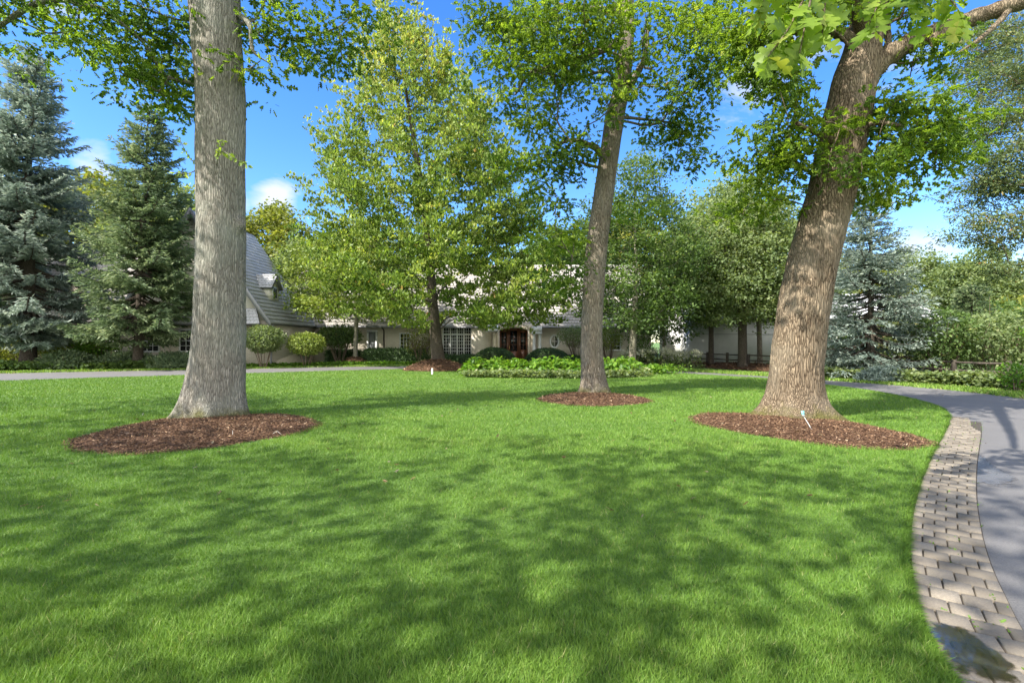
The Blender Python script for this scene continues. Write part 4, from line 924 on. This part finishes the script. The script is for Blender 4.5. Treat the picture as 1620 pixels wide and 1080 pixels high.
def shinglemat(name, c1, c2, c3):
    m, nt, b = newmat(name); v = coords(nt, (1, 1, 1), 'UV')
    br = N(nt, 'ShaderNodeTexBrick', Scale=1.0, **{'Mortar Size': .012, 'Brick Width': .21, 'Row Height': .30, 'Bias': 0.})
    br.inputs['Color1'].default_value = (*c1, 1); br.inputs['Color2'].default_value = (*c2, 1); br.inputs['Mortar'].default_value = (*c3, 1); nt.links.new(v, br.inputs['Vector'])
    c = mixc(nt, ramp(nt, noise(nt, v, 14, 4, .7), [(.35, (0, 0, 0)), (.8, (.5, .5, .5))]), br.outputs['Color'], c3)
    c = mixc(nt, ramp(nt, noise(nt, v, .5, 4, .6), [(.4, (0, 0, 0)), (.75, (.4, .4, .4))]), c, tuple(x*.7 for x in c1))
    nt.links.new(c, b.inputs['Base Color']); b.inputs['Roughness'].default_value = .85; return m
M_SHAKE = shinglemat('cedar_shake', (.42, .39, .355), (.54, .505, .46), (.17, .155, .14))
M_SHAKE_GREY = shinglemat('grey_shake', (.44, .44, .46), (.54, .54, .56), (.19, .19, .20))
def slope(parent, BL, BR, TR, TL, mat, name='roof', course=.30, lift=.045, parent_is_roof=False):
    BL, BR, TR, TL = [np.array(p, float) for p in (BL, BR, TR, TL)]
    nrm = np.cross(BR-BL, TL-BL); nrm /= np.linalg.norm(nrm)
    if nrm[2] < 0: nrm = -nrm
    Ls = max(np.linalg.norm(TL-BL), np.linalg.norm(TR-BR)); n = max(2, int(Ls/course)); V = []; UV = []; Fq = []
    ux = (BR-BL)/np.linalg.norm(BR-BL); cut = 1
    rr = np.random.RandomState(int(abs(BL[0])*10)+3)
    for i in range(n):
        t0, t1 = i/n, (i+1)/n
        a0, b0 = BL+(TL-BL)*t0, BR+(TR-BR)*t0; a1, b1 = BL+(TL-BL)*t1, BR+(TR-BR)*t1
        W = np.linalg.norm(b0-a0); k = max(1, int(W/.42))
        for j in range(k):
            s0, s1 = j/k, (j+1)/k; lf = lift*rr.uniform(.6, 1.25)
            p = [a0+(b0-a0)*s0+nrm*lf, a0+(b0-a0)*s1+nrm*lf, a1+(b1-a1)*s1+nrm*.006, a1+(b1-a1)*s0+nrm*.006, a0+(b0-a0)*s0-nrm*.01, a0+(b0-a0)*s1-nrm*.01]
            q = len(V); V += p; UV += [((x-BL)@ux, Ls*(t1 if c in (2, 3) else t0+.001)) for c, x in enumerate(p)]
            Fq += [(q, q+1, q+2, q+3), (q+4, q+5, q+1, q)]
    q = len(V); V += [BL-nrm*.12, BR-nrm*.12, TR-nrm*.12, TL-nrm*.12, BL-nrm*.01, BR-nrm*.01, TR-nrm*.01, TL-nrm*.01]; UV += [(0, 0)]*8
    Fq += [(q+3, q+2, q+1, q), (q, q+1, q+5, q+4), (q+1, q+2, q+6, q+5), (q+2, q+3, q+7, q+6), (q+3, q, q+4, q+7)]
    return mesh_obj(name, V, [np.array(Fq)], mat, parent, uv=UV)
def window(parent, x0, x1, z0, z1, y, cols, rows, fr=.09, mun=.03, mat=None, name='window', face='-y', rowz=None):
    mb = MB(); mat = mat or M_TRIMW; d = -.05
    mb.box(x0-fr, x1+fr, y+d, y, z1, z1+fr); mb.box(x0-fr*1.4, x1+fr*1.4, y+d*1.6, y, z0-fr, z0); mb.box(x0-fr, x0, y+d, y, z0, z1); mb.box(x1, x1+fr, y+d, y, z0, z1)
    for i in range(1, cols): x = x0+(x1-x0)*i/cols; mb.box(x-mun/2, x+mun/2, y+d*.6, y, z0, z1)
    zs = rowz or [z0+(z1-z0)*i/rows for i in range(1, rows)]
    for z in zs: mb.box(x0, x1, y+d*.55, y-.003, z-mun/2, z+mun/2)
    w = mb.build(name, mat, parent); MB().box(x0, x1, y-.012, y+.003, z0, z1).build('pane', M_GLASS, w); return w
house = empty('house', (0, 33, 0), 'long cream brick house with steep shake roofs behind the lawn', 'house')
hx = empty  # parts are built in world space, then parented with the offset undone
class HP:     # parent wrapper
    pass
house.location = (0, 0, 0)
# -- gabled wing A
wx0, wx1, wy0, wy1, zr, xr, ze = -23.2, -14.35, 28.6, 35, 9.2, -18.75, 2.55
MB().box(wx0, wx1, wy0, wy1, 0, 2.75).build('wall', M_CREAM, house)
MB().prism([(wx0, wy0, 2.75), (wx1, wy0, 2.75), (xr, wy0, 9.0)], (0, 6.2, 0)).build('gable', M_STUCCO, house)
ex = -14.1; el = 2*xr-ex
slope(house, (ex, 28.2, ze), (ex, 35.0, ze), (xr, 35.0, zr), (xr, 28.2, zr), M_SHAKE_GREY)  # lightened cool grey stands in for grazing light on this slope
slope(house, (el, 35.0, ze), (el, 28.2, ze), (xr, 28.2, zr), (xr, 35.0, zr), M_SHAKE)
for s_, e_ in ((1, ex), (-1, el)):   # rake boards
    mb = MB(); mb.prism([(e_+.06*s_, 28.1, ze-.30), (e_+.06*s_, 28.1, ze+.08), (xr, 28.1, zr+.10), (xr, 28.1, zr-.38)], (0, .10, 0)); mb.build('rake_board', M_TRIMG, house)
slope(house, (-22.6, 27.9, 2.5), (-14.55, 27.9, 2.5), (-15.1, 28.55, 3.45), (-22.2, 28.55, 3.45), M_SHAKE_GREY, 'pent_roof', .24)
window(house, -19.6, -18.6, .95, 2.15, 28.6, 3, 4)
window(house, -21.9, -20.9, .95, 2.15, 28.6, 3, 4)
MB().tube([(-14.2, 28.75, 2.5), (-14.2, 28.65, 2.3), (-14.27, 28.62, .05)], .05).build('downspout', M_TRIMG, house)
# dormer on the right-hand slope
dm = MB(); sl = lambda z: ex-(z-ze)/((zr-ze)/(ex-xr))
dm.prism([(-15.15, 30.3, 3.95), (-15.15, 30.3, 5.0), (-16.0, 30.3, 5.0)], (0, 1.1, 0)); dm.prism([(-15.15, 30.3, 5.0), (-15.15, 31.4, 5.0), (-15.15, 30.85, 5.7)], (-1.0, 0, 0))
dorm = dm.build('dormer', M_STUCCO, house)
w = MB(); w.box(-15.15, -15.11, 30.55, 31.15, 4.2, 4.95); w.build('window', M_TRIMW, dorm)
MB().box(-15.11, -15.10, 30.62, 30.83, 4.27, 4.88).box(-15.11, -15.10, 30.87, 31.08, 4.27, 4.88).build('pane', M_GLASS, dorm)
slope(dorm, (-16.1, 30.1, 4.85), (-14.95, 30.1, 4.85), (-14.95, 30.85, 5.78), (-16.7, 30.85, 5.78), M_SHAKE_GREY, 'dormer_roof', .22)
slope(dorm, (-14.95, 31.6, 4.85), (-16.1, 31.6, 4.85), (-16.7, 30.85, 5.78), (-14.95, 30.85, 5.78), M_SHAKE_GREY, 'dormer_roof', .22)
# -- low wing B
MB().box(-16.5, -4.7, 35.2, 41, 0, 2.72).build('wall', M_CREAM, house)
slope(house, (-18.4, 34.75, 2.62), (-4.6, 34.75, 2.62), (-4.6, 38.2, 7.3), (-18.4, 38.2, 7.3), M_SHAKE)
slope(house, (-4.6, 41.6, 2.62), (-18.4, 41.6, 2.62), (-18.4, 38.2, 7.3), (-4.6, 38.2, 7.3), M_SHAKE)
MB().box(-14, -4.7, 34.62, 34.74, 2.50, 2.62).build('gutter', M_TRIMG, house)
d = MB(); d.box(-10.55, -10.42, 35.12, 35.2, 0, 2.2).box(-9.92, -9.79, 35.12, 35.2, 0, 2.2).box(-10.55, -9.79, 35.12, 35.2, 2.2, 2.33).build('side_door', M_TRIMW, house)
MB().box(-10.42, -9.92, 35.17, 35.2, .5, 2.2).box(-10.42, -9.92, 35.16, 35.2, 0, .5).build('door_panel', simple('grey_door', (.25, .26, .27), .5), house)
MB().tube([(-9.35, 34.7, 2.5), (-9.3, 35.1, 2.3), (-9.3, 35.12, .05)], .05).build('downspout', simple('bronze_downspout', (.07, .05, .04), .5), house)
window(house, -8.1, -7.45, .95, 2.05, 35.2, 3, 4)
# -- main block C
MB().box(-4.9, 9.5, 33, 43, 0, 2.65).build('wall', M_CREAM, house)
MB().prism([(-4.9, 33, 2.65), (-4.9, 43, 2.65), (-4.9, 38, 7.25)], (14.4, 0, 0)).build('gable', M_STUCCO, house)
slope(house, (-5.2, 32.6, 2.5), (9.8, 32.6, 2.5), (9.8, 38, 7.5), (-5.2, 38, 7.5), M_SHAKE)
slope(house, (9.8, 43.4, 2.5), (-5.2, 43.4, 2.5), (-5.2, 38, 7.5), (9.8, 38, 7.5), M_SHAKE)
MB().box(-5.1, 9.7, 32.46, 32.58, 2.40, 2.52).build('gutter', M_TRIMG, house)
# big gridded window
z0, z1 = .62, 2.42
bw = window(house, -4.65, -2.82, z0, z1, 33, 12, 8, .09, .028)
mb = MB()
for x in (-4.19, -3.735, -3.28): mb.box(x-.05, x+.05, 32.93, 32.99, z0, z1)
mb.box(-4.65, -2.82, 32.925, 32.985, 1.93, 2.04); mb.build('mullions', M_TRIMW, bw)
# projecting pier left of the entry
MB().box(-2.72, -1.35, 32.55, 33, 0, 3.0).build('pier', M_CREAM, house)
slope(house, (-2.85, 32.35, 2.95), (-1.2, 32.35, 2.95), (-1.2, 33.4, 3.9), (-2.85, 33.4, 3.9), M_SHAKE, 'pier_roof')
# entry: stone arch surround, door set, little roofs, columns
Ye = 32.25
MB().box(-1.3, -1.0, Ye, 33, 0, 2.3).build('entry_pier', M_STONE, house); MB().box(1.22, 1.5, Ye, 33, 0, 2.3).build('entry_pier', M_STONE, house)
arch = MB(); na = 14
def arc(x, rise=.32, zb=2.1, hw=.95): return zb+rise*math.sqrt(max(0, 1-((x-.11)/(hw+.05))**2))
for i in range(na):
    xa, xb = -.84+1.9*i/na, -.84+1.9*(i+1)/na
    arch.prism([(xa, Ye-.04, arc(xa)), (xb, Ye-.04, arc(xb)), (xb, Ye-.04, arc(xb)+.19), (xa, Ye-.04, arc(xa)+.19)], (0, .5, 0))
arch.box(-1.0, -.84, Ye-.04, Ye+.46, 0, 2.28).box(1.06, 1.22, Ye-.04, Ye+.46, 0, 2.28); arch.build('arch_surround', M_STONE, house)
hd = MB()
for i in range(na):
    xa, xb = -1.3+2.8*i/na, -1.3+2.8*(i+1)/na; top = lambda x: 2.62+.12*math.cos((x-.1)*1.2)
    lowz = lambda x: arc(x)+.19 if -.84 <= x <= 1.06 else 2.3
    hd.prism([(xa, Ye+.02, lowz(xa)), (xb, Ye+.02, lowz(xb)), (xb, Ye+.02, top(xb)), (xa, Ye+.02, top(xa))], (0, .7, 0))
hd.build('entry_head', M_CREAM, house)
door = MB(); yd = Ye+.35
door.box(-.84, 1.06, yd, yd+.06, 0, .12)
for x0_, x1_ in ((-.84, -.72), (-.36, -.22), (.44, .58), (.94, 1.06)): door.box(x0_, x1_, yd-.04, yd+.05, .12, 2.38)
for x0_, x1_ in ((-.72, -.36), (.58, .94)): door.box(x0_, x1_, yd, yd+.04, .12, .95).box(x0_, x1_, yd, yd+.04, 2.1, 2.4)
door.box(-.22, .44, yd, yd+.04, .12, .85).box(-.22, .44, yd, yd+.04, 2.22, 2.45).box(-.22, -.12, yd-.01, yd+.04, .85, 2.22).box(.34, .44, yd-.01, yd+.04, .85, 2.22)
for z in (1.3, 1.72): door.box(-.72, -.36, yd-.005, yd+.03, z-.015, z+.015).box(.58, .94, yd-.005, yd+.03, z-.015, z+.015).box(-.12, .34, yd-.005, yd+.03, z-.015, z+.015)
for x in (-.54, .76, .11): door.box(x-.015, x+.015, yd-.008, yd+.03, .95, 2.2)
door.box(-.14, .36, yd-.02, yd, .25, .72)
dr = door.build('front_door', M_WOOD, house)
MB().box(-.72, -.36, yd+.012, yd+.02, .95, 2.1).box(.58, .94, yd+.012, yd+.02, .95, 2.1).box(-.12, .34, yd+.012, yd+.02, .85, 2.22).build('glass', M_GLASS, dr)
MB().tube([(-.17, yd-.05, 1.0), (-.17, yd-.05, 1.2)], .015).build('handle', simple('brass', (.5, .35, .12), .3, .05, 3, 1), dr)
MB().box(-1.4, 1.6, 31.4, Ye+.3, -.02, .12).build('doorstep', M_STONE, house)
slope(house, (-1.75, 31.75, 2.22), (-.95, 31.75, 2.22), (-.85, 32.6, 2.9), (-1.75, 32.6, 2.9), M_TRIMW, 'entry_roof', .5, .01)
cap = MB(); cap.box(1.3, 2.0, 31.8, 32.5, 2.0, 2.08).prism([(1.32, 31.82, 2.08), (1.98, 31.82, 2.08), (1.98, 31.82, 2.5), (1.32, 31.82, 2.5)], (0, .65, 0)); cap.build('entablature', M_TRIMW, house)
for x in (1.46, 1.84):
    c_ = MB(); c_.tube([(x, 32, .1), (x, 32, .2), (x, 32, 1.0), (x, 32, 1.93), (x, 32, 1.999)], [.13, .10, .105, .09, .12], 20); c_.box(x-.14, x+.14, 31.86, 32.14, -.01, .1); c_.build('column', M_TRIMW, house)
# oval window
def oval(cx, cz, rx, rz, y, thick, wd, mat, name, parent):
    n = 40; V = []; Fq = []
    for k in range(n):
        a = k/n*2*PI; c_, s_ = math.cos(a), math.sin(a)
        for (rr, yy) in ((0, y), (0, y-thick), (wd, y-thick), (wd, y)): V.append((cx+(rx-rr)*c_, yy, cz+(rz-rr)*s_))
    for k in range(n):
        for j in range(4): Fq.append((k*4+j, k*4+(j+1) % 4, ((k+1) % n)*4+(j+1) % 4, ((k+1) % n)*4+j))
    return mesh_obj(name, V, [np.array(Fq)], mat, parent)
ov = oval(2.89, 1.5, .34, .48, 32.99, .10, .11, M_TRIMW, 'oval_window', house)
V = [(2.89, 32.97, 1.5)]+[(2.89+.26*math.cos(k/30*2*PI), 32.97, 1.5+.40*math.sin(k/30*2*PI)) for k in range(30)]
mesh_obj('pane', V, [np.array([(0, k+1, (k+1) % 30+1) for k in range(30)])], M_GLASS, ov)
mb = MB(); mb.box(2.88, 2.90, 32.93, 32.96, 1.1, 1.9).box(2.64, 3.14, 32.935, 32.955, 1.49, 1.51); mb.build('muntins', M_TRIMW, ov)
window(house, 6.75, 7.35, .95, 1.95, 33, 3, 4)
window(house, 5.1, 5.7, .95, 1.95, 33, 3, 4)
MB().box(8.3, 9.3, 32.96, 33, 0, 1.0).build('shade_panel', simple('painted_shade', (.2, .17, .12)), house)  # dark sheet painted as the shade of an opening
# upper wall dormer with window behind the linden
MB().box(5.6, 7.6, 33.6, 36.5, 2.6, 4.6).build('upper_wall', M_STUCCO, house)
slope(house, (5.4, 33.3, 4.5), (6.6, 33.3, 6.1), (6.6, 36.8, 6.1), (5.4, 36.8, 4.5), M_SHAKE, 'dormer_roof')
slope(house, (7.8, 36.8, 4.5), (6.6, 36.8, 6.1), (6.6, 33.3, 6.1), (7.8, 33.3, 4.5), M_SHAKE, 'dormer_roof')
MB().prism([(5.6, 33.6, 4.6), (7.6, 33.6, 4.6), (6.6, 33.6, 5.95)], (0, 2.9, 0)).build('gable', M_STUCCO, house)
window(house, 6.2, 7.0, 3.2, 4.2, 33.6, 3, 4)
# -- far left wing E
MB().box(-44, -23.4, 31.4, 38, 0, 2.7).build('wall', M_PINK, house)
slope(house, (-44.3, 31, 2.6), (-22., 31, 2.6), (-22., 34.7, 7.9), (-44.3, 34.7, 7.9), M_SHAKE)
slope(house, (-22., 38.4, 2.6), (-44.3, 38.4, 2.6), (-44.3, 34.7, 7.9), (-22., 34.7, 7.9), M_SHAKE)
for x in (-33.0, -28.2):
    g = MB().box(x-1.1, x+1.1, 31.2, 34, 2.6, 4.2).prism([(x-1.1, 31.2, 4.2), (x+1.1, 31.2, 4.2), (x, 31.2, 5.9)], (0, 2.8, 0)).build('wall_dormer', M_PINK, house)
    slope(g, (x-1.3, 31.0, 4.0), (x-1.3, 34.2, 4.0), (x, 34.2, 6.05), (x, 31.0, 6.05), M_SHAKE_GREY, 'dormer_roof'); slope(g, (x+1.3, 34.2, 4.0), (x+1.3, 31.0, 4.0), (x, 31.0, 6.05), (x, 34.2, 6.05), M_SHAKE_GREY, 'dormer_roof')
    window(g, x-.45, x+.45, 3.0, 4.1, 31.2, 3, 4)
for x in (-36, -30.5, -25.5): window(house, x-.5, x+.5, .9, 2.1, 31.4, 3, 4)

# -- white outbuilding at the right
ob = empty('outbuilding', (0, 0, 0), 'long plain white outbuilding with a grey roof behind the rail fence', 'building')
MB().box(11.6, 27.5, 31.5, 38, 0, 3.0).build('wall', M_WHITEWALL, ob)
MB().box(11.6, 27.5, 31.47, 31.5, 1.95, 1.985).build('trim_line', M_TRIMG, ob)
slope(ob, (11.2, 31.1, 2.95), (27.9, 31.1, 2.95), (27.9, 34.75, 4.9), (11.2, 34.75, 4.9), M_SHAKE_GREY); slope(ob, (27.9, 38.4, 2.95), (11.2, 38.4, 2.95), (11.2, 34.75, 4.9), (27.9, 34.75, 4.9), M_SHAKE)
MB().prism([(11.6, 31.5, 3), (11.6, 38, 3), (11.6, 34.75, 4.75)], (15.9, 0, 0)).build('gable', M_WHITEWALL, ob)

# -- split rail fence
M_RAIL = simple('weathered_rail', (.075, .06, .045), .9, .4, 14)
fp = catmull([(11.4, 31.0), (12.4, 28.3), (13.7, 25.0), (15.1, 21.5), (16.4, 18.0), (17.4, 15.0), (18.2, 12.0)], 40)
Lf = np.concatenate([[0], np.cumsum(np.linalg.norm(np.diff(fp, axis=0), axis=1))])
fc = empty('rail_fence', (*fp[0], 0), 'dark split-rail fence running past the white outbuilding and behind the shrubs', 'fence')
rf = np.random.RandomState(4); n = int(Lf[-1]/1.45); S = np.linspace(0, Lf[-1], n+1)
PP = [np.array([np.interp(s, Lf, fp[:, 0])-fp[0][0], np.interp(s, Lf, fp[:, 1])-fp[0][1]]) for s in S]
for p in PP:
    h_ = .88+rf.uniform(-.04, .05); MB().prism([(p[0]-.06, p[1]-.05, -.05), (p[0]+.06, p[1]-.05, -.05), (p[0]+.06, p[1]+.05, -.05), (p[0]-.06, p[1]+.05, -.05)], (rf.normal()*.02, 0, h_)).build('post', M_RAIL, fc)
for a_, b_ in zip(PP[:-1], PP[1:]):
    for z in (.45, .74):
        MB().tube([(a_[0], a_[1], z), ((a_+b_)[0]/2, (a_+b_)[1]/2, z+rf.uniform(-.02, .02)), (b_[0], b_[1], z+rf.uniform(-.01, .01))], [.035, .045, .035], 6).build('rail', M_RAIL, fc)

# -- small things
t = empty('marker_stake', (*gr(684, 593), 0), 'short white stake at the foot of the maple mound', 'stake')
MB().tube([(0, 0, 0), (0, 0, .26)], .045, 10).build('post', M_TRIMW, t); MB().tube([(0, 0, .26), (0, 0, .30)], [.05, .03], 10).build('cap', M_TRIMW, t)
t = empty('plant_tag', (*gr(1283, 690), .08), 'small teal and white tag on a thin leaning stake at the right oak', 'plant tag')
x, y = gr(1283, 690)
MB().tube([(.03, 0, 0), (-.07, .1, .25)], .004, 6).build('rod', M_TRIMW, t)
MB().prism([(-.095, .07, .23), (-.055, .07, .23), (-.05, .09, .31), (-.10, .09, .31)], (0, .012, 0)).build('label_plate', simple('teal_plate', (.15, .42, .40), .4), t)
MB().prism([(-.09, .066, .235), (-.06, .066, .235), (-.06, .07, .25), (-.09, .07, .25)], (0, .008, 0)).build('label_strip', M_TRIMW, t)
# fallen twigs on the mulch
rt = np.random.RandomState(6)
mb = MB()
for (px, py, l) in ((432, 698, .25), (368, 700, .12), (228, 667, .15)):
    x, y = gr(px, py)
    for k in range(3):
        if k: continue
        a = rt.uniform(0, 6.28); mb.tube([(x, y, .12), (x+l*.5*math.cos(a), y+l*.5*math.sin(a), .17), (x+l*math.cos(a), y+l*math.sin(a), .14)], [.004, .003, .002], 5)
tag(mb.build('fallen_twigs', simple('grey_twig', (.35, .33, .3))), 'pale fallen twigs on the mulch of the left oak', 'twigs', kind='stuff')

# ================================================================== TREES BEHIND THE VIEWPOINT (their shade lies on the lawn)
shade = tree('shade_tree', (-9.8, -3.6), 15.5, 7.6, [(0, 3.6), (.2, 5.2), (.6, 5.0), (1, 1.)], .16, 128, 46, .19, LEAF_OAK, BARK_MID,
     'slim tree behind the viewpoint on the left, shading the lawn', 201, 'trees behind the viewpoint', kind='maple', spread=.5, flat=.5, irregular=.35)
for i, (x, y, s, rz, lab) in enumerate([(-3.6, -2.9, .9, 2.6, 'slim tree just behind the viewpoint'), (-16.8, -2.2, .95, 4.4, 'slim tree far left behind the viewpoint'), (-15.0, 4.6, .85, 3.4, 'slim tree left of the view beside the lawn'), (-7.5, -9.5, 1., 5.2, 'slim tree far behind the viewpoint')]):
    copy_tree(shade, (x, y, 0), rz, s, lab)

# ================================================================== LIGHT, SKY, CAMERA
SUN_EL, SUN_AZ = 46, 58       # azimuth: degrees to the left of straight behind the camera
w = bpy.data.worlds.new('World'); scene.world = w; w.use_nodes = True; nt = w.node_tree
bgn = nt.nodes['Background']; sky = nt.nodes.new('ShaderNodeTexSky'); sky.sky_type = 'NISHITA'; sky.sun_disc = False
to_sun = Vector((-math.sin(R(SUN_AZ))*math.cos(R(SUN_EL)), -math.cos(R(SUN_AZ))*math.cos(R(SUN_EL)), math.sin(R(SUN_EL))))
sky.sun_elevation = R(SUN_EL); sky.sun_rotation = math.atan2(to_sun.x, to_sun.y); sky.air_density = 1.0; sky.dust_density = .3; sky.ozone_density = 3.0; sky.altitude = 200
hs = N(nt, 'ShaderNodeHueSaturation', Hue=.510, Saturation=1.3, Value=.88); nt.links.new(sky.outputs[0], hs.inputs['Color'])
# clouds: a noise on the view direction, gathered round a few places in the sky
tc = nt.nodes.new('ShaderNodeTexCoord'); nrm = N(nt, 'ShaderNodeVectorMath', operation='NORMALIZE'); nt.links.new(tc.outputs['Generated'], nrm.inputs[0])
mp = nt.nodes.new('ShaderNodeMapping'); mp.inputs['Scale'].default_value = (1, 1, 2.2); nt.links.new(nrm.outputs[0], mp.inputs[0])
cn = noise(nt, mp.outputs[0], 5.5, 8, .58, .3)
tot = None
def cdir(px, py):
    v = Vector(((px-810)/F, 1, (540-py)/F)); return v.normalized()
for (px, py, rad_, st) in ((440, 318, .085, 1.0), (350, 330, .10, .8), (150, 85, .10, .55), (230, 70, .07, .45), (60, 20, .12, .5), (150, 250, .07, .7), (1460, 385, .075, .8), (1180, 130, .16, .42), (1400, 110, .12, .5), (1330, 200, .12, .4), (860, 210, .05, .3), (1000, 360, .1, .3)):
    dn = N(nt, 'ShaderNodeVectorMath', operation='DISTANCE'); nt.links.new(nrm.outputs[0], dn.inputs[0]); dn.inputs[1].default_value = cdir(px, py)
    mr = N(nt, 'ShaderNodeMapRange', interpolation_type='SMOOTHSTEP'); nt.links.new(dn.outputs['Value'], mr.inputs[0])
    mr.inputs[1].default_value = 0; mr.inputs[2].default_value = rad_; mr.inputs[3].default_value = st; mr.inputs[4].default_value = 0
    if tot is None: tot = mr.outputs[0]
    else:
        ad = N(nt, 'ShaderNodeMath', operation='MAXIMUM'); nt.links.new(tot, ad.inputs[0]); nt.links.new(mr.outputs[0], ad.inputs[1]); tot = ad.outputs[0]
ad = N(nt, 'ShaderNodeMath', operation='MULTIPLY_ADD'); nt.links.new(tot, ad.inputs[0]); ad.inputs[1].default_value = .42; nt.links.new(cn, ad.inputs[2])
cf = ramp(nt, ad.outputs[0], [(.66, (0, 0, 0)), (.86, (.9, .9, .9))])
skyc = mixc(nt, cf, hs.outputs[0], (2.6, 2.7, 2.9))
# bright unseen clouds added behind the viewpoint for neutral fill light
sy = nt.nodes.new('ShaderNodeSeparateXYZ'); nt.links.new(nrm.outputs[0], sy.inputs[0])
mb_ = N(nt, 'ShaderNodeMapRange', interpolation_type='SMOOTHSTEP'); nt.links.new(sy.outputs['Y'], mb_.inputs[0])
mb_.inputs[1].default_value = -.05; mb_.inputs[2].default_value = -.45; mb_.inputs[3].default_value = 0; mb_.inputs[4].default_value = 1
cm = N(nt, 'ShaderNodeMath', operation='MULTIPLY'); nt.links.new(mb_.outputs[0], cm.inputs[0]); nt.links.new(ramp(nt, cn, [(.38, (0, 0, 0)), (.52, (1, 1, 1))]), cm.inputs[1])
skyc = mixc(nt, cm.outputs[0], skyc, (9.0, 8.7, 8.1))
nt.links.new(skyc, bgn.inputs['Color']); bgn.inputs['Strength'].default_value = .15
sl_ = bpy.data.lights.new('sun', 'SUN'); sl_.energy = 4.4; sl_.angle = R(.5); sl_.color = (1, .95, .86)
so = bpy.data.objects.new('sun', sl_); COL.objects.link(so); so.rotation_euler = to_sun.to_track_quat('Z', 'Y').to_euler()

cam = bpy.data.cameras.new('camera'); cam.sensor_width = 36; cam.lens = 17; cam.clip_end = 3000; cam.clip_start = .05
co = bpy.data.objects.new('camera', cam); COL.objects.link(co); co.location = (0, 0, H); co.rotation_euler = (R(90), 0, 0); scene.camera = co
scene.render.engine = 'CYCLES'; scene.render.resolution_x = 1024; scene.render.resolution_y = 682
scene.cycles.max_bounces = 8; scene.cycles.diffuse_bounces = 3; scene.cycles.transmission_bounces = 4
scene.view_settings.view_transform = 'Standard'; scene.view_settings.look = 'None'; scene.view_settings.gamma = 1; scene.view_settings.exposure = 1.45
